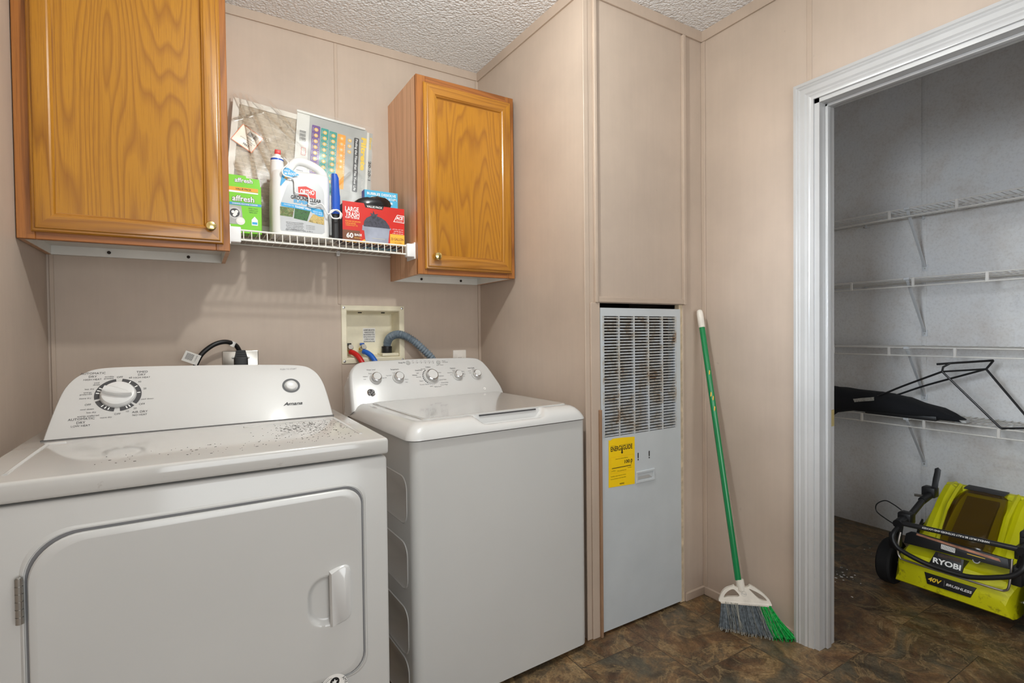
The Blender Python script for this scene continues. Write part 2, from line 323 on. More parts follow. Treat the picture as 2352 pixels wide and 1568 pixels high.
class MB:
    def __init__(s, T=None): s.v = []; s.f = []; s.fm = []; s.mats = []; s.T = T or I4
    def mi(s, m):
        m = M[m] if isinstance(m, str) else m
        if m not in s.mats: s.mats.append(m)
        return s.mats.index(m)
    def add(s, vs, fs, mat, T=None):
        T = s.T @ T if T is not None else s.T
        b = len(s.v); k = s.mi(mat) if not isinstance(mat, list) else None
        s.v += [tuple(T @ Vector(p)) for p in vs]
        for i, f in enumerate(fs):
            s.f.append([b+j for j in f]); s.fm.append(k if k is not None else s.mi(mat[i]))
        return s
    def bm(s, bm, mat, T=None):
        bm.verts.index_update()
        s.add([v.co[:] for v in bm.verts], [[v.index for v in f.verts] for f in bm.faces], mat, T); bm.free(); return s
    def box(s, x0, x1, y0, y1, z0, z1, mat, bev=0.0, seg=2, T=None):
        bm = bmesh.new(); bmesh.ops.create_cube(bm, size=1.0)
        for v in bm.verts:
            v.co = Vector(((x0+x1)/2+v.co.x*(x1-x0), (y0+y1)/2+v.co.y*(y1-y0), (z0+z1)/2+v.co.z*(z1-z0)))
        if bev: bmesh.ops.bevel(bm, geom=bm.edges[:], offset=min(bev, 0.49*min(abs(x1-x0), abs(y1-y0), abs(z1-z0))), segments=seg, affect='EDGES', profile=0.5)
        return s.bm(bm, mat, T)
    def prism(s, pts, c0, c1, mat, T=None, bev=0.0, seg=2):
        """polygon in the a,b plane, from depth c0 to c1 (c1 > c0 is the front); bev rounds the front edge"""
        bm = bmesh.new()
        vs = [bm.verts.new((p[0], p[1], c0)) for p in pts]
        f = bm.faces.new(vs); f.normal_update()
        if f.normal.z > 0: f.normal_flip()
        r = bmesh.ops.extrude_face_region(bm, geom=[f])
        top = [e for e in r['geom'] if isinstance(e, bmesh.types.BMVert)]
        for v in top: v.co.z = c1
        if bev:
            es = [e for e in bm.edges if all(v in top for v in e.verts)]
            bmesh.ops.bevel(bm, geom=es, offset=bev, segments=seg, affect='EDGES', profile=0.5)
        bmesh.ops.recalc_face_normals(bm, faces=bm.faces[:])
        return s.bm(bm, mat, T)
    def poly(s, pts, c, mat, T=None):
        return s.add([(p[0], p[1], c) for p in pts], [list(range(len(pts)))], mat, T)
    def rect(s, a0, a1, b0, b1, c, mat, T=None): return s.poly([(a0, b0), (a1, b0), (a1, b1), (a0, b1)], c, mat, T)
    def tube(s, pts, r, mat, n=8, closed=False, T=None, caps=True, flat=1.0):
        P = [Vector(p) for p in pts]; N = len(P); rf = r if callable(r) else (lambda i: r)
        vs, fs = [], []; up = None
        for i in range(N):
            a = P[(i-1) % N] if (closed or i > 0) else P[0]; b = P[(i+1) % N] if (closed or i < N-1) else P[-1]
            t = (b-a).normalized()
            if up is None:
                up = Vector((0, 0, 1)) if abs(t.z) < 0.9 else Vector((1, 0, 0))
            x = up - t*up.dot(t); x.normalize(); up = x; y = t.cross(x)
            for k in range(n):
                q = 2*PI*k/n; vs.append(P[i] + (x*math.cos(q)*flat + y*math.sin(q))*rf(i))
        for i in range(N if closed else N-1):
            for k in range(n):
                j = (i+1) % N; fs.append([i*n+k, i*n+(k+1) % n, j*n+(k+1) % n, j*n+k])
        if caps and not closed: fs.append(list(range(n))[::-1]); fs.append([(N-1)*n+k for k in range(n)])
        return s.add(vs, fs, mat, T)
    def lathe(s, prof, mat, T=None, n=28):
        """(r, h) profile turned about the local c axis"""
        vs, fs = [], []
        for r, h in prof:
            for k in range(n): vs.append((r*math.cos(2*PI*k/n), r*math.sin(2*PI*k/n), h))
        for i in range(len(prof)-1):
            for k in range(n): fs.append([i*n+k, i*n+(k+1) % n, (i+1)*n+(k+1) % n, (i+1)*n+k])
        fs.append(list(range(n))[::-1]); fs.append([(len(prof)-1)*n+k for k in range(n)])
        return s.add(vs, fs, mat, T)
    def loft(s, rings, mat, T=None, cap0=True, cap1=True):
        n = len(rings[0]); vs = [p for r in rings for p in r]; fs = []
        for i in range(len(rings)-1):
            for k in range(n): fs.append([i*n+k, i*n+(k+1) % n, (i+1)*n+(k+1) % n, (i+1)*n+k])
        if cap0: fs.append(list(range(n))[::-1])
        if cap1: fs.append([(len(rings)-1)*n+k for k in range(n)])
        return s.add(vs, fs, mat, T)
    def ringrect(s, a0, a1, b0, b1, prof, mv, mh, T=None):
        """mitred moulding round a rectangle; prof = (inset, height) list"""
        vs, fs, ms = [], [], []
        for d, c in prof: vs += [(a0+d, b0+d, c), (a1-d, b0+d, c), (a1-d, b1-d, c), (a0+d, b1-d, c)]
        for i in range(len(prof)-1):
            for k in range(4):
                fs.append([i*4+k, i*4+(k+1) % 4, (i+1)*4+(k+1) % 4, (i+1)*4+k]); ms.append(mh if k % 2 == 0 else mv)
        return s.add(vs, fs, ms, T)
    def text(s, txt, a, b, h, mat, T=None, w=None, c=0.0006, align='C', rot=0.0, shear=0.0, bold=0.0):
        """lettering of cap height h, centred (or left/right aligned) on (a, b); w = fitted width"""
        key = (txt, shear, bold)
        if key not in _textcache:
            cu = bpy.data.curves.new('lettering_curve', 'FONT'); cu.body = txt; cu.size = 1.0; cu.shear = shear; cu.offset = bold; cu.resolution_u = 3
            ob = bpy.data.objects.new('lettering_curve', cu); me = bpy.data.meshes.new_from_object(ob)
            _textcache[key] = ([v.co[:] for v in me.vertices], [list(p.vertices) for p in me.polygons])
            bpy.data.objects.remove(ob); bpy.data.curves.remove(cu); bpy.data.meshes.remove(me)
        vs, fs = _textcache[key]
        if not vs: return s
        x0 = min(v[0] for v in vs); x1 = max(v[0] for v in vs)
        sy = h/0.70; sx = (w/(x1-x0)) if w else sy
        off = {'C': -(x0+x1)/2, 'L': -x0, 'R': -x1}[align]
        R = Matrix.Translation((a, b, c)) @ Matrix.Rotation(rot, 4, 'Z')
        return s.add([((v[0]+off)*sx, (v[1]-0.35)*sy, 0) for v in vs], fs, mat, (T @ R) if T is not None else R)
    def build(s, name, parent=None, angle=0.6, origin=None, flat=False):
        me = bpy.data.meshes.new(name)
        vs = s.v
        if origin is not None: vs = [(p[0]-origin[0], p[1]-origin[1], p[2]-origin[2]) for p in vs]
        me.from_pydata(vs, [], s.f)
        for m in s.mats: me.materials.append(m)
        me.polygons.foreach_set('material_index', s.fm)
        if not flat:
            me.polygons.foreach_set('use_smooth', [True]*len(s.f)); me.set_sharp_from_angle(angle=angle)
        me.update()
        o = bpy.data.objects.new(name, me); COL.objects.link(o)
        if origin is not None: o.location = origin
        if parent is not None: o.parent = parent
        return o

def thing(name, label, cat, loc=(0, 0, 0), rotz=0.0, group=None, mw=None):
    o = bpy.data.objects.new(name, None); COL.objects.link(o); o.empty_display_size = 0.05
    o['label'] = label; o['category'] = cat
    if group: o['group'] = group
    if mw is not None: o.matrix_world = mw
    else: o.location = loc; o.rotation_euler = (0, 0, rotz)
    return o
def tag(o, label, cat, group=None):
    o['label'] = label; o['category'] = cat
    if group: o['group'] = group
    return o
def struct(name, mb, parent=None):
    o = mb.build(name, parent); o['kind'] = 'structure'; return o
def stuffpart(o): o['kind'] = 'stuff'; return o
def arc(cx, cy, r, a0, a1, n):
    return [(cx+r*math.cos(math.radians(a0+(a1-a0)*i/n)), cy+r*math.sin(math.radians(a0+(a1-a0)*i/n))) for i in range(n+1)]
def rrect(a0, a1, b0, b1, r, n=6):
    return arc(a1-r, b0+r, r, -90, 0, n)+arc(a1-r, b1-r, r, 0, 90, n)+arc(a0+r, b1-r, r, 90, 180, n)+arc(a0+r, b0+r, r, 180, 270, n)
def smooth(pts, n=8):
    """Catmull-Rom through the points"""
    P = [Vector(p) for p in pts]; out = []
    for i in range(len(P)-1):
        p0 = P[max(i-1, 0)]; p1 = P[i]; p2 = P[i+1]; p3 = P[min(i+2, len(P)-1)]
        for k in range(n):
            t = k/n; out.append(0.5*((2*p1)+(p2-p0)*t+(2*p0-5*p1+4*p2-p3)*t*t+(3*p1-p0-3*p2+p3)*t**3))
    out.append(P[-1]); return [tuple(p) for p in out]

# ================================================================== SETTING
XR, YF, HC, XN = 2.307, -0.802, 2.438, 1.640
YEND = -3.70
m = MB(); m.box(-0.12, 3.90, YEND-0.1, 0.12, -0.06, 0.0, 'floor'); struct('floor', m)
m = MB(); m.box(-0.12, XR+0.05, YEND-0.1, 0.12, HC, HC+0.06, 'ceiling'); struct('ceiling', m)
# back wall with the cut-out for the washer supply box
BX0, BX1, BZ0, BZ1 = 0.978, 1.214, 1.050, 1.257
m = MB(); m.box(-0.12, BX0, 0, 0.1, 0, HC, 'wall'); m.box(BX1, 2.40, 0, 0.1, 0, HC, 'wall'); m.box(BX0, BX1, 0, 0.1, 0, BZ0, 'wall'); m.box(BX0, BX1, 0, 0.1, BZ1, HC, 'wall')
struct('wall_back', m)
m = MB(); m.box(-0.1, -0.007, YEND, 0, 0, HC, 'wall'); struct('wall_left', m)
m = MB(); m.box(-0.1, 2.42, YEND-0.1, YEND, 0, HC, 'wall'); struct('wall_front', m)
# partition right of the washer (leans outward slightly toward the room)
m = MB(); m.add([(1.634, 0, 0), (1.634, 0, HC), (1.652, YF, HC), (1.652, YF, 0), (1.70, 0, 0), (1.70, 0, HC), (1.70, YF, HC), (1.70, YF, 0)],
                [[0, 1, 2, 3], [4, 7, 6, 5], [3, 2, 6, 7], [0, 4, 5, 1], [1, 5, 6, 2], [0, 3, 7, 4]], 'wall'); struct('wall_alcove', m)
# utility wall round the furnace opening
FO0, FO1, FOZ = 1.712, 2.176, 1.262
m = MB(); m.box(1.70, FO0, YF, YF+0.02, 0, HC, 'wall'); m.box(FO0, FO1, YF, YF+0.02, FOZ, HC, 'wall'); m.box(FO1, XR, YF, YF+0.02, 0, HC, 'wall')
struct('wall_utility', m)
m = MB(); m.box(1.701, XR, YF+0.45, YF+0.47, 0, HC, 'dark'); struct('wall_furnace_recess', m)
# right wall with the closet opening
OY0, OY1, OZ = -1.283, -2.85, 1.968
m = MB(); m.box(XR, XR+0.095, OY0, 0, 0, HC, 'wall'); m.box(XR, XR+0.095, OY1, OY0, OZ, HC, 'wall'); m.box(XR, XR+0.095, YEND, OY1, 0, HC, 'wall'); struct('wall_right', m)
# closet shell
XC, CZ = 3.77, 2.552
m = MB(); m.box(XC, XC+0.1, YEND, 0.0, 0, CZ, 'closet'); struct('wall_closet_back', m)
m = MB(); m.box(XR+0.095, XC, -0.42, -0.36, 0, CZ, 'closet'); struct('wall_closet_left', m)
m = MB(); m.box(XR+0.095, XC, YEND, YEND+0.3, 0, CZ, 'closet'); struct('wall_closet_right', m)
m = MB(); m.box(XR+0.09, XC+0.1, YEND, -0.30, CZ, CZ+0.05, 'ceiling'); struct('ceiling_closet', m)
m = MB(); m.box(XC-0.012, XC, YEND+0.3, -0.42, 2.518, CZ, 'darkwood'); struct('trim_closet_top', m)
m = MB(); m.box(XC-0.003, XC, -1.082, -1.058, 0, 2.518, 'closet', 0.001); struct('trim_closet_batten', m)
# trims
def trim(name, *boxes, mat='trimpaint'):
    m = MB()
    for b in boxes: m.box(*b, mat, 0.0015, 1)
    return struct(name, m)
trim('trim_back_top', (0.0, XN, -0.008, 0, HC-0.038, HC))
trim('trim_back_batten', (0.943, 0.957, -0.0028, 0, 1.283, HC-0.038)); trim('trim_back_seam', (0.9545, 0.957, -0.0020, 0, 0, 1.022))
trim('trim_back_left_corner', (0.0, 0.012, -0.006, 0, 0, HC-0.038)); trim('trim_back_right_corner', (1.622, 1.637, -0.007, 0, 0, HC-0.038))
m = MB(); m.add([(1.6345, 0, HC-0.042), (1.6525, YF, HC-0.042), (1.6525, YF, HC), (1.6345, 0, HC), (1.627, 0, HC-0.042), (1.644, YF, HC-0.042), (1.644, YF, HC), (1.627, 0, HC)],
                [[0, 1, 5, 4], [4, 5, 6, 7], [1, 2, 6, 5], [0, 4, 7, 3], [0, 3, 2, 1]], 'trimpaint'); struct('trim_alcove_top', m)
trim('trim_utility_top', (1.652, XR, YF-0.009, YF, HC-0.045, HC)); trim('trim_right_top', (XR-0.009, XR, YEND, YF, HC-0.045, HC))
trim('trim_utility_corner', (1.646, 1.668, YF-0.006, YF, 0, HC-0.045)); trim('trim_utility_stile', (1.668, 1.712, YF-0.012, YF, 0, 1.262), (1.668, 1.690, YF-0.004, YF, 1.262, HC-0.045))
trim('trim_utility_left_bead', (1.690, 1.703, YF-0.016, YF-0.0, 1.262, HC-0.045)); trim('trim_utility_right_bead', (2.174, 2.190, YF-0.015, YF, 1.262, HC-0.05))
trim('trim_utility_panel_foot', (1.705, 2.176, YF-0.014, YF, 1.264, 1.284))
trim('trim_utility_left_edge', (1.700, 1.711, YF-0.022, YF-0.012, 0.0, 0.86), mat='mdf')
trim('trim_utility_right_edge', (2.152, 2.176, YF-0.005, YF+0.02, 0.0, 1.262), mat='raw')
trim('trim_utility_right_lip', (2.172, 2.181, YF-0.007, YF, 0.0, 1.262))
trim('trim_right_corner', (XR-0.006, XR, YF-0.020, YF, 0, HC-0.045)); trim('trim_right_batten', (XR-0.002, XR, -1.274, -1.256, 2.034, HC-0.045))
trim('baseboard_utility', (2.181, XR, YF-0.012, YF, 0, 0.034)); trim('baseboard_right', (XR-0.012, XR, -1.216, YF-0.012, 0, 0.034))
# white closet doorway casing: mitred moulding, jamb and stop
prof = [(0.0, 0.0), (0.0, 0.017), (0.010, 0.019), (0.014, 0.0155), (0.019, 0.0175), (0.024, 0.0145), (0.040, 0.0155), (0.046, 0.0115), (0.052, 0.0125), (0.060, 0.0085), (0.067, 0.008), (0.067, 0.0)]
m = MB()
vs, fs = [], []
for d, c in prof: vs += [(XR-c, -1.215-d, 0), (XR-c, -1.215-d, 2.034-d), (XR-c, OY1-0.067+d, 2.034-d), (XR-c, OY1-0.067+d, 0)]
for i in range(len(prof)-1):
    for k in range(3): fs.append([i*4+k, i*4+k+1, (i+1)*4+k+1, (i+1)*4+k])
m.add(vs, fs, 'casing'); struct('trim_closet_casing', m)
m = MB()
m.box(XR-0.001, XR+0.097, OY0-0.016, OY0+0.004, 0, OZ+0.004, 'casing'); m.box(XR-0.001, XR+0.097, OY1, OY0+0.004, OZ-0.016, OZ+0.004, 'casing'); m.box(XR-0.001, XR+0.097, OY1, OY1+0.016, 0, OZ, 'casing')
m.box(XR+0.035, XR+0.06, OY0-0.026, OY0-0.016, 0, OZ-0.016, 'casing', 0.002); m.box(XR+0.035, XR+0.06, OY1+0.016, OY0-0.016, OZ-0.026, OZ-0.016, 'casing', 0.002)
j = struct('trim_closet_jamb', m)
m = MB(); m.box(XR+0.064, XR+0.094, OY0-0.018, OY0-0.0155, 0.80, 0.86, 'brass'); m.build('strike_plate', j)
# unseen window frames added on the solid walls round the two fill lights
m = MB(); m.ringrect(1.80, 2.16, 1.21, 1.83, [(-0.06, 0.0), (-0.06, 0.02), (0.0, 0.02), (0.0, 0.0)], 'casing', 'casing', frame((0, 0, 0), (0, -1, 0), (0, 0, -1)) @ Matrix.Scale(-1, 4, (0, 1, 0))); struct('added_window_frame_1', m)
m = MB(); m.ringrect(0.1, 1.9, 0.55, 2.35, [(-0.06, 0.0), (-0.06, 0.02), (0.0, 0.02), (0.0, 0.0)], 'casing', 'casing', frame((2.0, YEND, 0), (-1, 0, 0), (0, 0, 1))); struct('added_window_frame_2', m)

# ================================================================== WALL CABINETS
def cabinet(x0, x1, z0, z1, knob_left, label, panel, slope=0.0, do=0.028, dn=0.022):
    W, H, D = x1-x0, z1-z0, 0.346
    t = thing('wall_cabinet', label, 'cabinet', (x0, 0, z0), group='oak wall cabinets')
    fr = FRONT(-D+0.019)
    m = MB(); m.box(0, 0.012, -D+0.019, 0, 0, H, 'oakS'); m.build('side_panel', t)
    m = MB(); m.box(W-0.012, W, -D+0.019, 0, 0, H, 'oakS'); m.build('side_panel', t)
    m = MB(); m.box(0.012, W-0.012, -D+0.019, -0.012, 0.030, 0.042, 'melamine'); m.box(0.012, 0.0135, -D+0.019, -0.012, 0.001, 0.030, 'melamine'); m.box(W-0.0135, W-0.012, -D+0.019, -0.012, 0.001, 0.030, 'melamine'); m.build('bottom_panel', t)
    m = MB(); m.box(0.012, W-0.012, -D+0.019, 0, H-0.012, H, 'melamine'); m.build('top_panel', t)
    m = MB(); m.box(0.012, W-0.012, -0.012, 0, 0.0, 0.07, 'melamine', 0.001); rail = m.build('hanging_rail', t)
    m = MB(); m.box(0.012, W-0.012, -0.010, 0, 0.07, H-0.012, 'melamine'); m.build('back_panel', t)
    for q in (0.32, 0.77):
        m = MB(); m.lathe([(0.0055, 0), (0.0055, 0.004), (0.004, 0.006), (0.001, 0.0062)], 'screw', FRONT(-0.012, W*q, 0.016), 12); m.build('screw', rail)
    ow = 0.04
    m = MB()
    m.box(0, ow, -D, -D+0.019, 0, H, 'oakF', 0.0015, 1); m.box(W-ow, W, -D, -D+0.019, 0, H, 'oakF', 0.0015, 1)
    m.box(ow, W-ow, -D, -D+0.019, 0, ow, 'oakFH', 0.0015, 1); m.box(ow, W-ow, -D, -D+0.019, H-ow, H, 'oakFH', 0.0015, 1)
    m.build('face_frame', t)
    # overlay door with a routed edge and a recessed flat panel
    a0, a1, b0, b1 = do, W-dn, 0.020, H-0.028
    F = FRONT(-D-0.0005)
    rw = 0.055
    m = MB(); m.ringrect(a0, a1, b0, b1, [(0.004, 0), (0, 0.002), (0, 0.008), (0.004, 0.0125), (0.009, 0.0135), (0.011, 0.018), (0.014, 0.019), (rw-0.010, 0.019), (rw-0.006, 0.0165), (rw-0.004, 0.0165), (rw, 0.010), (rw+0.004, 0.009)], 'oakV', 'oakH', F)
    d = m.build('door', t, angle=0.35)
    m = MB(); m.rect(a0+rw-0.001, a1-rw+0.001, b0+rw-0.001, b1-rw+0.001, 0.0092, panel, F); m.build('center_panel', d)
    ka = a0+0.042 if knob_left else a1-0.036
    m = MB(); m.lathe([(0.007, 0), (0.006, 0.006), (0.006, 0.010), (0.011, 0.014), (0.015, 0.019), (0.0155, 0.023), (0.013, 0.027), (0.007, 0.029), (0.0005, 0.0295)], 'brass', F @ Matrix.Translation((ka, b0+rw-0.005 if knob_left else b0+rw-0.004, 0.019)), 28)
    m.build('knob', d)
    return t
cabinet(-0.005, 0.520, 1.433, 2.36, False, 'large golden oak wall cabinet above the dryer, brass knob at its lower right corner', 'oakP', do=0.033, dn=0.019)
cabinet(1.177, 1.628, 1.391, 2.181, True, 'small golden oak wall cabinet above the washer, brass knob at its lower left corner', 'oakP2', do=0.028, dn=0.020)

# ================================================================== DRYER
DX0, DX1, DYF, DYB, DZ = 0.072, 0.794, -1.134, -0.50, 0.914
t = thing('clothes_dryer', 'white front loading clothes dryer with one big timer dial, left of the washer', 'dryer', (0.433, -0.82, 0))
def L(p): return (p[0]-0.433, p[1]+0.82, p[2])
TD = Matrix.Translation((-0.433, 0.82, 0))
m = MB(TD); m.box(DX0+0.003, DX1-0.003, DYF+0.004, DYB, 0.02, 0.872, 'enamel', 0.008, 3); m.box(DX0+0.03, DX1-0.03, DYF+0.05, DYB-0.03, 0.0, 0.021, 'rubber')
m.build('body', t)
# top with a raised rim at the sides and a recessed work surface
m = MB(TD); m.box(DX0, DX1, DYF, DYB-0.0, 0.877, DZ, 'decktop', 0.007, 3)
top = m.build('top_panel', t)
m = MB(TD); zt = DZ-0.0012
m.tube(smooth([(0.520, -0.790, zt), (0.545, -0.785, zt), (0.70, -0.765, zt), (0.742, -0.772, zt), (0.752, -0.80, zt), (0.752, -1.05, zt)], 6), 0.0045, 'decktop', 6)
m.build('raised_bead', top)
m = MB(TD); m.tube(smooth([(0.16, -0.76, zt), (0.135, -0.77, zt), (0.128, -0.80, zt), (0.128, -1.07, zt)], 6), 0.0045, 'decktop', 6)
m.build('raised_bead', top)
m = MB(TD); rnd = random.Random(3)
for k in range(420):
    if k < 330: x = rnd.gauss(0.66, 0.045); y = rnd.gauss(-0.89, 0.055)
    else: x = rnd.uniform(0.25, 0.74); y = rnd.uniform(-1.09, -0.98)
    if not (0.15 < x < 0.775 and -1.10 < y < -0.76): continue
    r = rnd.choice((.0004, .0005, .0006, .0008, .0011))*rnd.uniform(.6, 1.0); a = rnd.uniform(-0.6, 0.6); e = rnd.uniform(1.0, 3.2)
    pts = [(x+r*e*math.cos(q)*math.cos(a)-r*math.sin(q)*math.sin(a), y+r*e*math.cos(q)*math.sin(a)+r*math.sin(q)*math.cos(a)) for q in (0, 1.1, 2.2, 3.3, 4.6, 5.6)]
    m.prism(pts, DZ-0.0002, DZ+0.0006, 'dirt')
o = stuffpart(m.build('dark_flecks', top)); o['label'] = 'scatter of small dark flecks and scuffs'
# console: arched front leaning back
CF = frame((0, -0.712, 0.912), (1, 0, 0), (0, 0.12, 0.156))
out = [(0.106, 0.0), (0.765, 0.0)]
R0 = smooth([(0.765, 0.0, 0), (0.757, 0.09, 0), (0.747, 0.138, 0), (0.727, 0.172, 0), (0.690, 0.190, 0), (0.58, 0.1985, 0), (0.448, 0.2035, 0), (0.30, 0.2075, 0), (0.205, 0.206, 0), (0.168, 0.192, 0), (0.143, 0.165, 0), (0.126, 0.118, 0), (0.106, 0.0, 0)], 6)
ring = [(p[0], p[1]) for p in R0]
def shrink(pts, s_, cx=0.436, cy=0.08):
    return [(cx+(x-cx)*(1-s_*1.0), cy+(y-cy)*(1-s_*2.4) if y > 0.02 else y) for x, y in pts]
m = MB(TD)
rings = []
for d, sh in ((-0.115, 0.0), (-0.012, 0.0), (-0.006, 0.004), (-0.001, 0.013), (0.0, 0.026)):
    rings.append([(p[0], p[1], d) for p in shrink(ring, sh)])
# the back of the console stands upright, so push the rear ring down to vertical
back = []
for p in rings[0]:
    wv = CF @ Vector(p); wv.y = min(wv.y, -0.515); back.append(tuple(CF.inverted() @ wv))
rings[0] = back
m.loft(rings, 'console', CF)
con = m.build('control_console', t, angle=0.5)
m = MB(TD); m.box(DX0+0.034, DX1-0.03, -0.7155, -0.708, DZ-0.003, DZ+0.0010, 'ink'); m.build('console_gap', con)
# timer dial: printed ring of dark segments, then the knob
KC = (0.245, 0.117)
m = MB(TD)
def ringseg(m, c, r0, r1, a0, a1, mat, T, h=0.0007, n=None):
    n = n or max(2, int(abs(a1-a0)/6)); o_ = arc(c[0], c[1], r1, a0, a1, n); i_ = arc(c[0], c[1], r0, a1, a0, n); m.poly(o_+i_, h, mat, T)
for a0, a1 in ((-38, 82), (98, 193), (200, 262), (277, 315)):
    ringseg(m, KC, 0.0385, 0.049, a0, a1, 'ink', CF)
for a in (58, 32, 5, 150, 160, 170, 225, 236, 246, 296, 305):
    ringseg(m, KC, 0.0395, 0.0465, a-1.6, a+1.6, 'white', CF, 0.0010, 2)
for (tx, a, b, h) in (('AUTOMATIC', .190, .1865, .0062), ('DRY', .190, .1765, .0062), ('HIGH HEAT', .190, .1675, .005), ('TIMED', .293, .1855, .0062), ('DRY', .293, .1765, .0062), ('HIGH HEAT', .293, .1675, .005),
                      ('wrinkle', .2235, .1745, .0045), ('prevent', .2235, .169, .0045), ('OFF', .246, .1715, .0052), ('cool', .199, .157, .0045), ('down', .199, .151, .0045), ('60', .2685, .1685, .005), ('40', .2885, .154, .005), ('20', .3005, .132, .005),
                      ('cool down', .3065, .100, .0045), ('OFF', .2955, .085, .0052), ('20', .2815, .0735, .005), ('10', .266, .066, .005), ('OFF', .246, .0605, .0052), ('AIR DRY', .292, .0625, .0062), ('NO HEAT', .292, .0535, .005),
                      ('AUTOMATIC', .176, .0535, .0062), ('DRY', .176, .0435, .0062), ('LOW HEAT', .176, .0345, .005)):
    m.text(tx, a, b, h, 'ink', CF)
for (tx, a, b, h) in (('less dry', .195, .139, .0043), ('energy', .191, .129, .0043), ('preferred', .191, .1235, .0043), ('more dry', .191, .112, .0043), ('OFF', .192, .093, .0052), ('cool down', .198, .080, .0043), ('less dry', .203, .0705, .0043), ('energy preferred', .2095, .061, .0043), ('more dry', .2235, .053, .0043)):
    m.text(tx, a, b, h, 'ink', CF, align='R' if tx != 'more dry' or b > 0.1 else 'C')
m.text('PUSH TO START', .656, .174, .0052, 'inklight', CF, w=.046)
m.build('lettering', con)
m = MB(TD); m.text('Amana', .656, .0525, .0105, 'black', CF, w=.052, shear=0.35, bold=0.022, c=0.0009); m.box(.634, .648, .0512, .0526, .0004, .0010, 'black', 0, T=CF); m.build('brand_lettering', con)
m = MB(TD); m.lathe([(0.0375, 0), (0.0372, 0.006), (0.0335, 0.011), (0.030, 0.012), (0.0005, 0.0122)], 'gloss', CF @ Matrix.Translation((KC[0], KC[1], 0.0005)), 40)
kn = m.build('timer_knob', con)
m = MB(TD)
KT = CF @ Matrix.Translation((KC[0], KC[1], 0.011)) @ Matrix.Rotation(math.radians(-20), 4, 'Z')
rings = []
for h, q in ((0, 1.0), (0.006, 0.95), (0.012, 0.80), (0.014, 0.55)):
    rings.append([(x*(1-0.08*(1-q)), y*q, h) for x, y in [(-0.031, -0.010), (-0.020, -0.0125), (0.0, -0.012), (0.018, -0.008), (0.031, -0.0015), (0.031, 0.0015), (0.018, 0.006), (0, 0.0095), (-0.02, 0.010), (-0.031, 0.008)]])
m.loft(rings, 'gloss', KT); m.build('knob_grip', kn)
# start button
BC = (0.6575, 0.1145)
m = MB(TD); ringseg(m, BC, 0.0185, 0.0245, 0, 360, 'ink', CF, n=40); m.build('button_ring', con)
m = MB(TD); m.lathe([(0.0165, 0), (0.0165, 0.004), (0.0145, 0.0065), (0.010, 0.0055), (0.0005, 0.005)], 'gloss', CF @ Matrix.Translation((BC[0], BC[1], 0.0)), 36); m.build('start_button', con)
# door: rounded panel standing in a grooved recess of the front
DF = FRONT(DYF+0.004)
dpts = arc(0.691, 0.455, 0.037, -90, 0, 5)+arc(0.691, 0.778, 0.037, 0, 90, 8)+arc(0.258, 0.742, 0.073+0.02, 90, 180, 12)+[(0.165, 0.30), (0.20, 0.28), (0.691-0.03, 0.28)]
dpts = arc(0.688, 0.440, 0.040, -90, 0, 6)+arc(0.688, 0.772, 0.040, 0, 90, 8)+arc(0.242, 0.738, 0.074, 90, 180, 12)+arc(0.242, 0.474, 0.074, 180, 270, 8)
def grow(pts, g, cx=0.448, cy=0.606):
    out = []
    for x, y in pts: out.append((x+(g if x > cx else -g), y+(g if y > cy else -g)))
    return out
m = MB(TD)
# ridge round the door, with a dark groove inside it
n = len(dpts); g1, g2, g3 = grow(dpts, 0.013), grow(dpts, 0.008), grow(dpts, 0.003)
rr = [[(p[0], p[1], c) for p in q] for q, c in ((g1, -0.001), (g2, 0.003), (grow(dpts, 0.006), 0.003), (grow(dpts, 0.004), -0.006))]
m.loft(rr, 'enamel', DF, cap0=False, cap1=False); m.build('door_rim', t)
m = MB(TD); m.poly(grow(dpts, 0.0045), 0.0003, 'inklight', DF); m.build('door_groove', t)
m = MB(TD)
rr = [[(p[0], p[1], c) for p in q] for q, c in ((dpts, 0.0005), (dpts, 0.006), (grow(dpts, -0.002), 0.009), (grow(dpts, -0.006), 0.0105), (grow(dpts, -0.012), 0.011))]
m.loft(rr, 'enamel', DF, cap0=False, cap1=False)
HX0, HX1, HY0, HY1 = 0.608, 0.662, 0.522, 0.634
outer = [(p[0], p[1]) for p in rr[-1]]; k0 = max(range(len(outer)), key=lambda i: outer[i][0]*2-abs(outer[i][1]-0.58))
outer = outer[k0:]+outer[:k0]
m.poly(outer+[outer[0], (HX1, HY0), (HX0, HY0), (HX0, HY1), (HX1, HY1), (HX1, HY0)], 0.011, 'enamel', DF)
vs, fs = [], []; N1, N2 = 26, 34
for i in range(N1+1):
    for k in range(N2+1):
        x = HX0+(HX1-HX0)*i/N1; y = HY0+(HY1-HY0)*k/N2
        q = (1-(((HX1-x)/0.0535)**2.8+(abs(y-0.578)/0.0555)**2.8))/0.55; q = max(0.0, min(1.0, q)); q = q*q*(3-2*q)
        vs.append((x, y, 0.011-0.0098*q))
for i in range(N1):
    for k in range(N2): fs.append([i*(N2+1)+k, (i+1)*(N2+1)+k, (i+1)*(N2+1)+k+1, i*(N2+1)+k+1])
nb = len(vs)
for k in range(N2+1): vs.append((HX1, HY0+(HY1-HY0)*k/N2, 0.011))
for k in range(N2): fs.append([N1*(N2+1)+k, nb+k, nb+k+1, N1*(N2+1)+k+1])
m.add(vs, fs, 'enamel', DF)
door = m.build('door', t, angle=0.5)
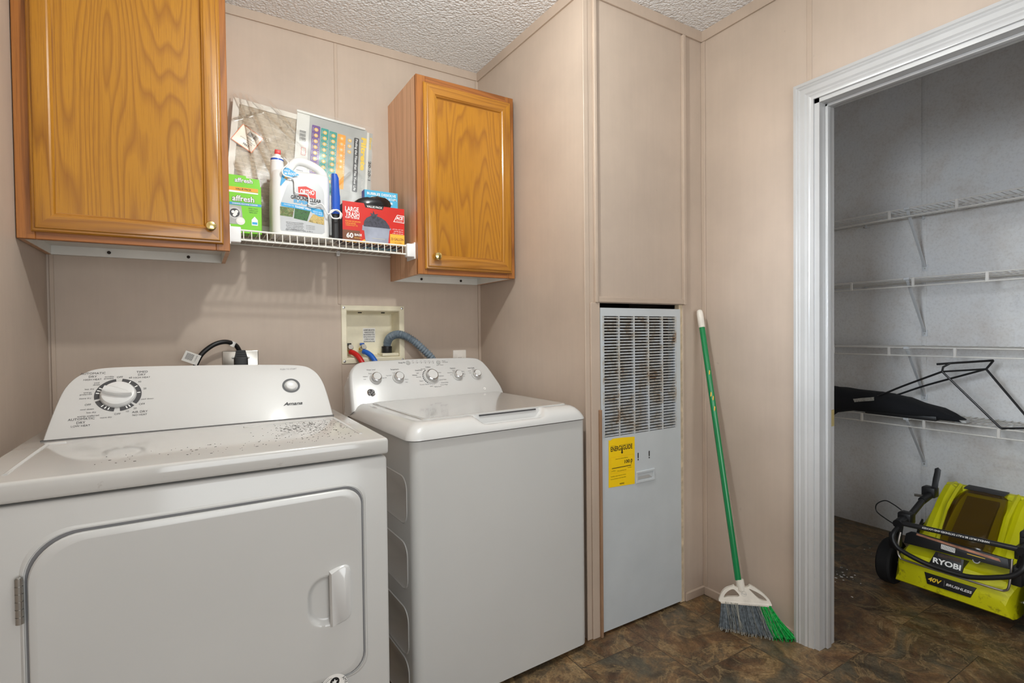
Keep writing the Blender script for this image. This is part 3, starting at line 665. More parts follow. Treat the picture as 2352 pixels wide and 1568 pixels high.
# finger pull: scooped dish on the left of a raised lip
m = MB(TD)
DH = DF @ Matrix.Translation((0, 0, 0.0106))
lip = [(0.656, 0.518), (0.676, 0.521)]+arc(0.681, 0.543, 0.020, -75, 0, 6)+arc(0.686, 0.633, 0.015, 0, 90, 6)+[(0.672, 0.646), (0.655, 0.641)]
m.loft([[(x, y, 0.0) for x, y in lip], [(0.678+(x-0.678)*0.97, 0.584+(y-0.584)*0.97, 0.0045) for x, y in lip], [(0.678+(x-0.678)*0.86, 0.584+(y-0.584)*0.93, 0.0062+(0.004 if x < 0.66 else 0)) for x, y in lip]], 'gloss', DH, cap0=False)
h = m.build('door_handle', door)
# hinge knuckles on the left
m = MB(TD)
for k in range(6):
    z = 0.676+0.0775*k/6; m.lathe([(0.0058, 0.0006), (0.0058, 0.0122)], 'hinge', Matrix.Translation((0.1585, DYF-0.006, z)), 14)
m.lathe([(0.0035, 0), (0.0045, 0.0008), (0.0045, 0.0785), (0.003, 0.0795)], 'hinge', Matrix.Translation((0.1585, DYF-0.006, 0.6755)), 12)
m.build('hinge', t)
# round flag sticker at the bottom of the door
m = MB(TD); SF = DF @ Matrix.Translation((0, 0, 0.0112)); sc = (0.661, 0.383)
m.poly(arc(sc[0], sc[1], 0.030, 0, 352, 44), 0.0002, 'creamlabel', SF); ringseg(m, sc, 0.0235, 0.0243, 100, 340, 'ink', SF, 0.0005); ringseg(m, sc, 0.0268, 0.0273, 110, 330, 'inklight', SF, 0.0005)
for k in range(4): m.add([(sc[0]-0.016+k*0.008, sc[1]-0.014+k*0.002, .0006), (sc[0]-0.012+k*0.008, sc[1]-0.014+k*0.002, .0006), (sc[0]-0.004+k*0.006, sc[1]+0.006, .0006), (sc[0]-0.008+k*0.006, sc[1]+0.006, .0006)], [[0, 1, 2, 3]], 'ink' if k % 2 else 'red', SF)
m.poly(arc(sc[0]+0.002, sc[1]+0.013, 0.010, 0, 340, 17), 0.0005, 'black', SF)
star = [(sc[0]+0.002+(0.007 if k % 2 == 0 else 0.003)*math.cos(PI/2+k*PI/5), sc[1]+0.013+(0.007 if k % 2 == 0 else 0.003)*math.sin(PI/2+k*PI/5)) for k in range(10)]
m.poly(star, 0.0008, 'white', SF)
for k, ch in enumerate('AMERICA'):
    a = math.radians(38-k*14); m.text(ch, sc[0]+0.0265*math.cos(a), sc[1]+0.0265*math.sin(a), 0.006, 'black', SF, rot=a-PI/2)
o = m.build('sticker', door)

# ================================================================== WASHER
WR = math.radians(2.5); WW, WD = 0.688, 0.66
t = thing('washing_machine', 'white top loading washer with five chrome ringed knobs, right of the dryer', 'washing machine', (0.937, -0.878, 0), WR)
m = MB()
# cabinet with rounded upright corners and the pressed panels in its left side
prof2 = rrect(0.012, WW-0.004, 0.008, WD-0.01, 0.028, 6)
m.loft([[(x, y, z) for x, y in prof2] for z in (0.02, 0.836)], 'enamel2', cap1=True); m.box(0.05, WW-0.05, 0.05, WD-0.05, 0, 0.021, 'rubber')
m.build('cabinet', t, angle=0.7)
m = MB()
SL = frame((0.012, 0, 0), (0, -1, 0), (0, 0, 1))
for zc in (0.655, 0.455, 0.255, 0.10):
    q = rrect(-0.40, -0.052, zc-0.078, zc+0.070, 0.040, 6)
    m.loft([[(x, y, 0.0004) for x, y in q], [(-0.226+(x+0.226)*0.985, zc+(y-zc)*0.96, 0.0026) for x, y in q], [(-0.226+(x+0.226)*0.965, zc+(y-zc)*0.90, 0.0012) for x, y in q]], 'enamel2', SL, cap0=False)
m.build('pressed_side_panel', t)
# moulded top cover: skirt curving up to the lid deck, with a hand recess at the front right
ZL = 0.888
m = MB()
def toprect(ins, r):
    a0, a1, b0, b1 = ins, WW-ins, ins, WD+0.03; r = max(0.004, r)
    base_ = rrect(a0, a1, b0, b1, r, 6)
    k_ = base_[-1]; n_ = base_[0]
    return base_+[(k_[0]+(n_[0]-k_[0])*q/60, k_[1]) for q in range(1, 60)]
def scoop(x):
    u = max(0.0, min(1.0, (x-0.228)/0.052))*max(0.0, min(1.0, (0.520-x)/0.040)); return u*u*(3-2*u)
rings = []
for i_, z, r, zd in ((0.004, 0.8385, 0.034, None), (0.0, 0.8405, 0.038, None), (0.001, 0.846, 0.038, None), (0.007, 0.858, 0.037, None), (0.012, 0.866, 0.036, .8612), (0.018, 0.873, 0.035, .8605), (0.024, 0.879, 0.034, .8585), (0.036, 0.886, 0.032, .8570), (0.047, 0.8882, 0.029, .8570), (0.051, 0.8884, 0.028, .8600), (0.054, 0.8885, 0.027, None)):
    rg = []
    for x, y in toprect(i_, r):
        zz = z
        if zd and y < 0.055: e_ = scoop(x); zz = z+(zd-z)*e_
        rg.append((x, y, zz))
    rings.append(rg)
m.loft(rings, 'gloss', cap1=True)
cover = m.build('top_cover', t, angle=0.8)
m = MB()
lid = rrect(0.072, 0.642, 0.062, 0.545, 0.022, 6)
lid_s = lambda g: [(0.357+(x-0.357)*(1-g/0.285), 0.303+(y-0.303)*(1-g/0.24)) for x, y in lid]
m.loft([[(x, y, ZL-0.004) for x, y in lid], [(x, y, ZL+0.003) for x, y in lid], [(x, y, ZL+0.0048) for x, y in lid_s(0.004)], [(x, y, ZL+0.0042) for x, y in lid_s(0.010)]], 'lidglass', cap0=False)
lido = m.build('lid', t)
# dark strip painting the finger slot's shade under the lid's front edge, above the scooped skirt
m = MB(); m.box(0.262, 0.490, 0.0500, 0.060, 0.8835, 0.8880, 'ink', 0.001, 1); m.build('slot_shade_strip', cover)
# console
WF = frame((0, 0.56, 0.885), (1, 0, 0), (0, 0.10, 0.162))
R0 = smooth([(0.690, -0.025, 0), (0.686, 0.03, 0), (0.668, 0.085, 0), (0.648, 0.135, 0), (0.625, 0.170, 0), (0.585, 0.187, 0), (0.46, 0.192, 0), (0.34, 0.194, 0), (0.20, 0.193, 0), (0.085, 0.190, 0), (0.045, 0.175, 0), (0.020, 0.140, 0), (0.008, 0.07, 0), (0.0, -0.025, 0)], 6)
ring = [(p[0], p[1]) for p in R0]
m = MB(); rings = []
for d, sh in ((-0.09, 0.0), (-0.02, 0.0), (-0.009, 0.004), (-0.003, 0.014), (0.0, 0.032)):
    rings.append([(p[0], p[1], d) for p in shrink(ring, sh, 0.345, 0.08)])
back = []
for p in rings[0]:
    wv = WF @ Vector(p); wv.y = min(wv.y, 0.70); wv.y = max(wv.y, 0.66); back.append(tuple(WF.inverted() @ wv))
rings[0] = back
m.loft(rings, 'gloss', WF)
con = m.build('control_console', t, angle=0.6)
m = MB()
for a, b, r in ((0.116, 0.1065, 0.019), (0.2095, 0.1035, 0.019), (0.355, 0.101, 0.0255), (0.479, 0.0975, 0.018), (0.571, 0.095, 0.0175)):
    big = r > 0.02
    k = MB(); T = WF @ Matrix.Translation((a, b, 0.0))
    k.lathe([(r*1.28, 0), (r*1.26, 0.003), (r*1.12, 0.005), (r*1.02, 0.006), (r*0.98, 0.016)], 'console', T, 36)
    ko = k.build('control_knob', con)
    k = MB(); k.lathe([(r*0.98, 0.016), (r*1.0, 0.018), (r*0.98, 0.021), (r*0.84, 0.023), (r*0.82, 0.0225)], 'chrome', T, 36); k.build('chrome_ring', ko)
    k = MB(); k.lathe([(r*0.83, 0.0222), (r*0.80, 0.0240), (r*0.6, 0.0236), (0.0005, 0.0232)], 'gloss', T, 36); k.build('knob_cap', ko)
for a in (0.2675, 0.4060):
    k = MB(); k.lathe([(0.0098, 0), (0.0098, 0.0015), (0.008, 0.0025), (0.0005, 0.0022)], 'greybtn', WF @ Matrix.Translation((a, 0.1715 if a < 0.3 else 0.167, 0)), 24); k.build('push_button', con)
m = MB()
def wt(tx, a, b, h, mt='ink', **kw): m.text(tx, a, b, h, mt, WF, **kw)
wt('Water Level', .104, .1475, .0058, w=.036); wt('Temperature', .202, .144, .0058, bold=.012, w=.036); wt('Options', .466, .135, .0056, bold=.012); wt('Auto Soak', .557, .1315, .0056, bold=.012)
wt('Deep Fill', .240, .1735, .0058, bold=.01); wt('Start / Pause', .410, .154, .0045); wt('Power', .434, .1735, .0042); wt('Lid Locked', .438, .1665, .0042)
for i, q in enumerate(('ON', 'Lid', 'Soak', 'Wash', 'Rinse', 'Spin')):
    a = .290+.0185*i; wt(q, a, .1795-.001*i, .0034, 'inklight'); m.poly(arc(a, .1705-.001*i, .0016, 0, 330, 11), .0007, 'ink', WF)
m.rect(.278, .385, .1702, .1706, .0005, 'inklight', WF)
wt('Medium', .076, .118, .0042); wt('Low', .072, .107, .0042); wt('Small', .097, .131, .0042); wt('Super Fill', .150, .108, .0042); wt('Tap Cold', .172, .117, .0042); wt('Cold', .196, .128, .0042); wt('Warm', .243, .095, .0042); wt('Hot', .241, .082, .0042)
wt('Colors', .352, .147, .0056, bold=.012); wt('Normal', .327, .139, .0046); wt('DeepClean', .306, .134, .005, bold=.012); wt('Light', .298, .121, .0046); wt('Whites', .283, .112, .0052, bold=.012); wt('Normal', .298, .102, .0046); wt('Heavy', .306, .083, .0046)
wt('Towels / Sheets', .316, .066, .0046); wt('Jeans', .345, .056, .0046); wt('Bulky Items', .374, .052, .0046); wt('Active Wear', .404, .0585, .0046); wt('Drain & Spin', .410, .0685, .0046); wt('Speed Wash', .405, .083, .0046); wt('Delicates', .402, .101, .0046); wt('Heavy', .398, .118, .0046)
for i, (q, a, b) in enumerate((('Extra', .468, .126), ('Rinse', .468, .121), ('Deep Rinse', .447, .114), ('Off', .450, .103), ('Warm Rinse', .505, .117), ('Fabric', .512, .107), ('Softener', .512, .102), ('Both', .510, .093), ('15 min', .545, .117), ('30 min', .566, .124), ('Off', .545, .107))): wt(q, a, b, .0036)
for a in range(120, 226, 13): ringseg(m, (0.355, 0.101), 0.0345, 0.0385, a, a+9, 'ink', WF, 0.0006)
for a in range(226, 330, 12): ringseg(m, (0.355, 0.101), 0.0355, 0.0375, a, a+6, 'inklight', WF, 0.0006)
m.poly(arc(.594, .026, .0075, 0, 345, 23), .0004, 'greybtn', WF); m.poly(arc(.594, .026, .0065, 0, 345, 23), .0006, 'white', WF); wt('he', .594, .026, .005, 'inklight', c=.0008)
m.build('lettering', con)
m = MB(); bT = WF @ Matrix.Translation((0.086, 0.046, 0.0))
m.lathe([(0.0165, 0), (0.0165, 0.0015), (0.0145, 0.003), (0.0135, 0.0026)], 'chrome', bT, 36)
m.poly(arc(0, 0, .0137, 0, 350, 35), .0028, 'black', bT)
for k in range(4): ringseg(m, (0, 0), .0095, .0115, k*90+12, k*90+74, 'chrome', bT, .0031)
m.text('GE', 0, 0, .0105, 'chrome', bT, c=.0032, shear=0.3)
m.build('logo_badge', con)

# ================================================================== WIRE SHELF BETWEEN THE CABINETS
SHX0, SHX1 = 0.519, 1.175
def shz(x): return 1.5130-0.014*(x-0.56)
t = thing('wire_shelf', 'white wire shelf holding cleaning supplies between the two oak cabinets', 'shelf', (0.847, 0, 1.50))
TS = Matrix.Translation((-0.847, 0, -1.50))
m = MB(TS); r = 0.0028
for y, dz in ((-0.306, 0.0), (-0.306, -0.033), (-0.16, -0.004), (-0.022, -0.004)):
    m.tube([(SHX0+0.004, y, shz(SHX0)+dz), (SHX1-0.004, y, shz(SHX1)+dz)], r+0.0004, 'wire', 8)
k = 0; x = SHX0+0.020
while x < SHX1-0.012:
    z = shz(x); m.tube([(x, -0.020, z), (x, -0.300, z), (x, -0.3065, z-0.004), (x, -0.3085, z-0.012), (x, -0.3085, z-0.034)], 0.0017, 'wire', 6); x += 0.0245
m.build('wire_grid', t)
for x0, x1 in ((SHX0-0.001, SHX0+0.036), (SHX1-0.034, SHX1+0.001)):
    zc = shz((x0+x1)/2); m = MB(TS)
    outer = x0 > 0.8
    m.box(x0, x1, -0.322, -0.290, zc-0.044, zc+0.008, 'clip', 0.003); m.box(x1-0.006 if outer else x0, x1 if outer else x0+0.006, -0.325, -0.235, zc-0.052, zc+0.014, 'clip', 0.002)
    m.build('end_bracket', t)
m = MB(TS); m.box(0.936, 0.950, -0.026, 0.0, shz(.943)-0.020, shz(.943)+0.002, 'clip', 0.003); m.lathe([(0.004, 0), (0.003, 0.002)], 'hinge', frame((0.943, -0.026, shz(.943)-0.012), (1, 0, 0), (0, 0, 1)), 10); m.build('wall_clip', t)

# ---- furnace filter in a printed plastic bag, leaning on the wall and tipped to the right
e1 = Vector((1, 0, 0)); e2 = Vector((0, 0.07, 0.50)).normalized(); an = math.radians(5.3)
f1 = e1*math.cos(an)-e2*math.sin(an); f2 = e1*math.sin(an)+e2*math.cos(an)
fo = Vector((0.548, -0.112, 1.521))+e1*(-0.012)+e2*0.040
t = thing('air_filter', 'large flat furnace filter in a clear printed plastic bag leaning on the wall', 'air filter', mw=frame(fo, f1, f2))
m = MB(); vs, fs = [], []; NP = 30
for i in range(NP*2+1):
    a = 0.016+0.472*i/(NP*2)
    c = -0.004 if i % 2 == 0 else -0.016
    vs += [(a, 0.024, c), (a, 0.49, c)]
for i in range(NP*2): fs.append([2*i, 2*i+2, 2*i+3, 2*i+1])
# pleats run across: build along b instead
vs, fs = [], []
for i in range(NP*2+1):
    b = 0.024+0.468*i/(NP*2); c = -0.004 if i % 2 == 0 else -0.012
    vs += [(-0.004, b, c), (0.488, b, c)]
for i in range(NP*2): fs.append([2*i, 2*i+1, 2*i+3, 2*i+2])
m.add(vs, fs, 'media')
for i in range(13):
    a = 0.0+0.040*i
    for sg in (1, -1):
        e_ = min(0.487, max(-0.003, a+sg*0.19)); f_ = (e_-a)/(sg*0.19)
        if f_ > 0.05: m.tube([(a, 0.03, -0.0032), (e_, 0.03+0.458*f_, -0.0032)], 0.00035, 'greybtn', 3, caps=False)
m.build('filter_media', t, flat=True)
m = MB(); m.ringrect(-0.026, 0.508, 0.0, 0.515, [(0, -0.024), (0, 0.0), (0.022, 0.0), (0.023, -0.005)], 'frame', 'frame'); m.rect(-0.026, 0.508, 0, 0.515, -0.024, 'frame'); m.build('cardboard_frame', t)
m = MB(); m.rect(0.203, 0.2515, 0.03, 0.527, 0.0024, 'wrapwhite'); m.rect(0.2515, 0.487, 0.03, 0.527, 0.0024, 'wrapgrey'); m.rect(0.487, 0.496, 0.03, 0.52, 0.0024, 'wrapwhite'); m.rect(0.496, 0.511, 0.03, 0.52, 0.0024, 'wrapgrey')
wr = m.build('printed_wrapper', t)
m = MB(); c0 = 0.0030
for a0, a1, b0, b1, mt, nr in ((0.262, 0.2945, 0.19, 0.487, 'purple', 11), (0.2975, 0.3285, 0.19, 0.484, 'teal', 11), (0.3315, 0.362, 0.20, 0.480, 'teal', 9), (0.365, 0.398, 0.236, 0.478, 'orange', 6), (0.400, 0.428, 0.234, 0.478, 'greybtn', 3)):
    m.poly(rrect(a0, a1, b0, b1, 0.004, 3), c0, mt)
    for k in range(nr):
        bb = b1-0.018-k*0.0255
        if bb < b0+0.01: break
        m.poly(arc((a0+a1)/2+0.001, bb, 0.0082, 0, 330, 11), c0+0.0004, 'icon'); m.poly(arc((a0+a1)/2+0.001, bb, 0.0038, 20, 350, 7), c0+0.0008, 'wrapwhite')
        m.rect(a0+0.004, a0+0.0062, bb-0.008, bb+0.008, c0+0.0004, 'wrapgrey')
m.poly(rrect(0.4335, 0.4545, 0.236, 0.480, 0.004, 3), c0, 'black')
for k in range(9): m.rect(0.216, 0.240, 0.405+k*0.0052, 0.405+k*0.0052+(0.0028 if k % 3 else 0.0014), c0, 'ink')
for k in range(14): m.rect(0.212, 0.242-0.004*(k % 3), 0.145+k*0.010, 0.149+k*0.010, c0, 'inklight')
m.ringrect(0.226, 0.243, 0.345, 0.378, [(0, 0), (0.0012, 0)], 'red', 'red', Matrix.Translation((0, 0, c0)))
m.build('printed_panels', wr)
m = MB(); c1 = c0+0.0006
m.text('Finding the Filter that Fits Your Life', 0.444, 0.358, 0.0095, 'white', w=0.232, c=c1, rot=-PI/2, bold=.015)
m.text('Filtrete', 0.4745, 0.414, 0.0200, 'filtyellow', w=0.150, c=c1, rot=-PI/2, bold=.045)
m.text('20-20-1', 0.503, 0.345, 0.0100, 'black', w=0.088, c=c1, rot=-PI/2, bold=.02)
m.text('Cleaner Living', 0.4745, 0.262, 0.0085, 'wrapwhite', w=0.075, c=c1, rot=-PI/2)
m.text('Filtrete', 0.5035, 0.470, 0.009, 'filtyellow', w=0.055, c=c1, rot=-PI/2, bold=.02)
for k, a in enumerate((0.290, 0.3245, 0.3585, 0.3945)): m.text(('ALLERGY REDUCTION', 'DUST AND ALLERGENS', 'CLEAN AIR AND ODOR', 'BASIC FILTRATION')[k], a, 0.37, 0.0034, 'white', w=0.13, c=c1, rot=-PI/2)
m.build('lettering', wr)
lb = Matrix.Translation((0.0315, 0.3565, 0.006)) @ Matrix.Rotation(math.radians(-27.5), 4, 'Z')
m = MB(lb); m.rect(-.042, .042, -.0405, .0405, 0, 'labelorange'); m.rect(-.0395, .0395, -.038, .038, .0004, 'labelwhite')
st = m.build('orange_bordered_label', t)
m = MB(lb); LR = Matrix.Rotation(PI/2, 4, 'Z')
rnd = random.Random(5)
x = -.008
while x < .028:
    wd = rnd.choice((.0008, .0014, .002)); m.rect(x, x+wd, .012, .030, .0008, 'black'); x += wd+rnd.choice((.0009, .0016))
m.text('2386', 0.010, -0.026, .0085, 'ink', c=.0008, rot=PI, bold=.02); m.text('4:50 PM', 0.016, -0.015, .005, 'ink', c=.0008, rot=PI); m.text('SCHEDULED PICKUP', 0.006, -0.0075, .0042, 'ink', w=.058, c=.0008, rot=PI); m.text('8 ROSS', 0.010, 0.003, .006, 'ink', c=.0008, rot=PI)
m.build('lettering', st)
# clear film over it all, wrinkled
m = MB(); vs, fs = [], []; NX, NY = 44, 40; rnd = random.Random(11)
creases = [((-0.02, 0.52), (0.17, 0.15)), ((0.03, 0.53), (0.24, 0.36)), ((0.0, 0.53), (0.07, 0.20)), ((0.02, 0.53), (0.13, 0.30)), ((0.10, 0.53), (0.235, 0.41)), ((0.16, 0.33), (0.215, 0.05)), ((0.33, 0.20), (0.42, 0.31)), ((-0.02, 0.42), (0.10, 0.50)), ((0.0, 0.25), (0.05, 0.12))]
def crease(a, b):
    h_ = 0.0
    for (x0, y0), (x1, y1) in creases:
        dx, dy = x1-x0, y1-y0; l2 = dx*dx+dy*dy; q = ((a-x0)*dx+(b-y0)*dy)/l2; q = max(0, min(1, q))
        d_ = math.hypot(a-x0-q*dx, b-y0-q*dy); h_ = max(h_, 0.0095*math.exp(-(d_/0.0040)**2)*(0.4+0.6*math.sin(PI*min(1, q+0.15))))
    return h_
NX, NY = 190, 180
for i in range(NX+1):
    for k in range(NY+1):
        a = -0.03+0.545*i/NX; b = 0.545*k/NY
        c = 0.0085+crease(a, b)+0.0008*math.sin(27*a+11*b)+0.0007*math.sin(17*b-9*a)
        if a > 0.25: c = min(c, 0.0085+0.5*crease(a, b))
        vs.append((a, b, c))
for i in range(NX):
    for k in range(NY): fs.append([i*(NY+1)+k, (i+1)*(NY+1)+k, (i+1)*(NY+1)+k+1, i*(NY+1)+k+1])
m.add(vs, fs, 'film'); m.box(0.20, 0.478, 0.524, 0.534, 0.003, 0.008, 'wrapwhite', 0.002); m.build('plastic_bag', t)

# ---- green washer-cleaner carton
z0 = shz(0.523)+0.0022
t = thing('cleaner_carton', 'lime green carton of washing machine cleaner on the shelf beside the large cabinet', 'carton', (0.575, -0.20, z0))
m = MB(); m.box(-0.052, 0.053, -0.035, 0.025, 0, 0.170, 'lime', 0.0015, 1); m.prism([(-0.050, 0.168), (0.050, 0.168), (0.047, 0.196), (0.006, 0.196), (0.004, 0.203), (-0.050, 0.203)], 0.0, 0.0035, 'lime', FRONT(-0.031)); m.build('box', t)
m = MB(); BF = FRONT(-0.0352)
m.rect(-.052, .0425, .148, .161, .0004, 'orange', BF); m.poly([(-.052, .1415), (.0425, .1415), (.0425, .146), (-.052, .1485)], .0004, 'white', BF); m.rect(-.052, .0525, .098, .107, .0004, 'midblue', BF)
m.poly([(-.052, .030), (-.012, .030), (-.008, .052), (-.012, .095), (-.052, .097)], .0004, 'greybtn', BF)
ringseg(m, (-.033, .069), .0, .021, 0, 359, 'hinge', BF, .0008); ringseg(m, (-.033, .069), .0, .0155, 0, 359, 'ink', BF, .0011)
for a, b in ((-.038, .072), (-.030, .066), (-.034, .061), (-.027, .074)): m.poly(arc(a, b, .0055, 0, 330, 9), .0014+a*0.001, 'white', BF)
m.poly(arc(-.015, .042, .014, 0, 345, 20), .0012, 'creamlabel', BF); m.poly(arc(-.015, .044, .009, 0, 345, 18), .0015, 'white', BF)
m.poly([(.020, .030), (.040, .030), (.040, .050), (.030, .062), (.020, .050)], .0008, 'white', BF); m.rect(.022, .038, .034, .042, .0012, 'skyblue', BF)
m.build('printed_panels', t)
m = MB()
m.text('affresh', -.005, .1215, .019, 'ink', BF, w=.072, c=.0008, bold=.055); m.text('affresh', -.005, .1215, .019, 'white', BF, w=.069, c=.0012, bold=.02)
m.text('affresh', -.003, .186, .015, 'ink', FRONT(-0.0345), w=.058, c=.0007, bold=.055); m.text('affresh', -.003, .186, .015, 'white', FRONT(-0.0345), w=.056, c=.0011, bold=.02)
m.text('VALUE PACK', -.004, .1545, .006, 'black', BF, w=.050, c=.0008, bold=.02); m.text('WASHING MACHINE CLEANER', 0.0, .1025, .0042, 'white', BF, w=.082, c=.0008, bold=.02)
for k, q in enumerate(('Deep cleans', 'washers and', 'fights odor')): m.text(q, .026, .090-.007*k, .0042, 'ink', BF, c=.0006)
m.build('lettering', t)

# ---- weed-killer jug with a blue sprayer wand and coiled hose
z0 = shz(0.657)+0.0022
t = thing('weed_killer_jug', 'white plastic jug of weed killer with a blue sprayer wand, middle of the shelf', 'jug', (0.6595, -0.2055, z0))
m = MB()
def rr3(x0, x1, d, z, r): return [(x, y, z) for x, y in rrect(x0, x1, -d/2, d/2, r, 5)]
m.loft([rr3(0.006, 0.196, 0.095, 0, .02), rr3(0.001, 0.200, 0.112, 0.004, .025), rr3(0.0, 0.201, 0.115, 0.02, .028), rr3(0.0, 0.204, 0.115, 0.12, .03), rr3(0.002, 0.2065, 0.112, 0.19, .03), rr3(0.004, 0.2075, 0.100, 0.222, .03), rr3(0.008, 0.2065, 0.078, 0.240, .026), rr3(0.015, 0.200, 0.056, 0.248, .02)], 'jug')
m.tube(smooth([(0.045, 0, 0.222, ), (0.068, 0, 0.262), (0.088, 0, 0.287), (0.112, 0, 0.293), (0.140, 0, 0.287), (0.172, 0, 0.272), (0.190, 0, 0.252), (0.192, 0, 0.215)], 6), lambda i: 0.0155, 'jug', 14, flat=1.0)
m.loft([rr3(0.002, 0.058, 0.066, 0.21, .025), rr3(0.002, 0.052, 0.056, 0.255, .024), rr3(0.004, 0.048, 0.048, 0.282, .022)], 'jug')
m.build('bottle', t, angle=0.9)
m = MB(); ct = Matrix.Translation((0.026, 0, 0.276)) @ Matrix.Rotation(math.radians(4), 4, 'Y')
m.lathe([(0.0225, 0), (0.0225, 0.012)], 'wandblue', ct, 24); m.lathe([(0.0222, 0.012), (0.021, 0.019), (0.012, 0.023), (0.0115, 0.030)], 'jug', ct, 24)
cap = m.build('cap', t); m = MB(); m.box(-0.010, 0.010, -0.010, 0.010, 0.030, 0.047, 'red', 0.002, T=ct); m.build('nozzle', cap)
JF = FRONT(-0.0578)
m = MB()
lab = [(.026, .022), (.030, .017), (.170, .017), (.180, .024), (.180, .165)]+arc(.130, .165, .050, 0, 90, 8)+arc(.090, .165, .050, 90, 115, 3)+[(.050, .180), (.027, .112)]
m.poly(lab, .0, 'silver', JF)
m.poly([(.088, .183), (.116, .188), (.150, .174), (.150, .146), (.090, .152)], .0005, 'orthored', JF)
m.poly([(.030, .120), (.176, .108), (.176, .094), (.030, .106)], .0005, 'skyblue', JF); m.poly([(.128, .112), (.176, .108), (.176, .082), (.160, .082), (.134, .094)], .0007, 'skyblue', JF)
m.poly([(.026, .104), (.074, .103), (.068, .070), (.026, .072)], .0005, 'leaf1', JF); m.poly([(.076, .103), (.130, .098), (.118, .060), (.072, .066)], .0005, 'leaf2', JF); m.poly([(.138, .088), (.178, .082), (.178, .052), (.122, .058)], .0005, 'leaf3', JF)
m.poly([(.040, .245), (.056, .247), (.094, .226), (.052, .210), (.030, .178), (.028, .182)], .0005, 'skyblue', JF)
m.poly([(.046, .218), (.050, .213), (.057, .214), (.051, .209), (.053, .203), (.047, .208), (.041, .204), (.044, .211)], .0009, 'amber', JF)
lb_ = m.build('front_label', t)
m = MB(); c1 = .0010
m.text('ORTHO', .120, .1675, .0165, 'white', JF, w=.050, c=c1, bold=.03); m.text('GROUNDCLEAR', .116, .1405, .0125, 'black', JF, w=.106, c=c1, bold=.03, rot=-.06); m.text('SUPER', .098, .128, .0105, 'skyblue', JF, w=.052, c=c1, bold=.04, rot=-.06); m.text('WEED & GRASS', .145, .1265, .0042, 'ink', JF, w=.032, c=c1, bold=.02)
m.text('KILLER', .142, .1205, .0042, 'ink', JF, c=c1); m.text('KILLS EVEN THE', .056, .1125, .0045, 'white', JF, w=.034, c=c1, rot=-.08); m.text('TOUGHEST WEEDS', .104, .1075, .0072, 'white', JF, w=.056, c=c1, bold=.03, rot=-.08)
m.text('KILLS', .052, .2365, .006, 'white', JF, c=c1, bold=.02); m.text('to ROOT', .064, .2265, .0085, 'white', JF, w=.042, c=c1, bold=.03, shear=.2); m.text('Won\'t stop', .155, .098, .005, 'white', JF, c=c1, rot=-.08); m.text('till it\'s dead', .155, .091, .005, 'white', JF, c=c1, rot=-.08)
for k in range(5): m.text(('KEEP OUT OF REACH OF CHILDREN', 'CAUTION PRECAUCION', 'Si usted no entiende la etiqueta', 'busque a alguien para que', 'se la explique a usted')[k], .075, .050-.0058*k, .0036, 'ink', JF, w=.060-.005*(k % 2), c=c1)
for k in range(3): m.text('For weeds and grass', .130, .044-.006*k, .0030, 'ink', JF, w=.030, c=c1)
m.text('NET CONTENTS 1 GAL (3.78 L)', .090, .0225, .0050, 'ink', JF, w=.092, c=c1)
m.build('lettering', lb_)
m = MB(); m.loft([[(x, y, z) for x, y in rrect(0.2095, 0.2095+wd, -0.062, -0.028, 0.008, 4)] for z, wd in ((0.098, .026), (0.104, .029), (0.165, .030), (0.180, .028), (0.236, .026), (0.250, .020))], 'wandblue'); m.loft([[(x, y, z) for x, y in rrect(0.2095, 0.2355, -0.060, -0.030, 0.008, 4)] for z in (0.002, 0.100)], 'mowblack')
m.build('sprayer_wand', t)
m = MB()
hose = smooth([(.048, -.020, .292), (.056, -.060, .262), (.036, -.066, .236), (.040, -.066, .216), (.072, -.066, .206), (.076, -.068, .175), (.080, -.068, .157), (.118, -.068, .155), (.124, -.068, .130), (.122, -.068, .120), (.140, -.070, .115), (.165, -.075, .126), (.180, -.078, .106), (.190, -.078, .090), (.215, -.080, .108), (.232, -.080, .102), (.230, -.078, .080), (.205, -.076, .078), (.198, -.074, .100), (.215, -.070, .110), (.240, -.070, .098), (.236, -.064, .080)], 7)
m.tube(hose, 0.0027, 'jug', 8); m.build('coiled_hose', t)

# ---- red carton of trash bags
z0 = shz(0.905)+0.0022
t = thing('trash_bag_carton', 'red carton of large trash bags with a black bag pulled out of its top', 'carton', (0.905, -0.262, z0), 0.0)
m = MB(); TB = Matrix.Rotation(math.radians(0.5), 4, 'Y')
m.T = TB
m.box(0, 0.246, 0.0, 0.082, 0.0, 0.148, 'boxdark', 0.001, 1); m.prism([(0, 0), (.246, 0), (.246, .152), (.162, .152), (.156, .138), (.088, .140), (.082, .156), (0, .156)], 0, .0025, 'boxred', FRONT(0.0015)); m.build('box', t)
m = MB(TB); BF = FRONT(-0.0011)
m.rect(0, .066, 0, .046, .0004, 'boxbrown', BF); m.poly([(.066, 0), (.096, 0), (.084, .016), (.066, .004)], .0004, 'amber', BF); m.rect(.186, .246, 0, .046, .0004, 'amber', BF); m.poly([(.082, .156), (.088, .140), (.156, .138), (.162, .152)], .0004, 'black', BF); m.rect(0, .246, .0, .003, .0006, 'amber', BF)
m.poly([(.200, .096), (.246, .094), (.246, .124), (.216, .126)], .0004, 'white', BF); m.poly([(.204, .098), (.244, .0965), (.244, .1215), (.2175, .1235)], .0008, 'orthored', BF)
m.poly([(.083, .006), (.180, .0045), (.184, .062), (.192, .066), (.192, .050), (.188, .048)][:0] or [(.088, .003), (.178, .003), (.184, .060), (.190, .062), (.190, .068), (.076, .070), (.074, .050), (.082, .050)], .0009, 'binprint', BF)
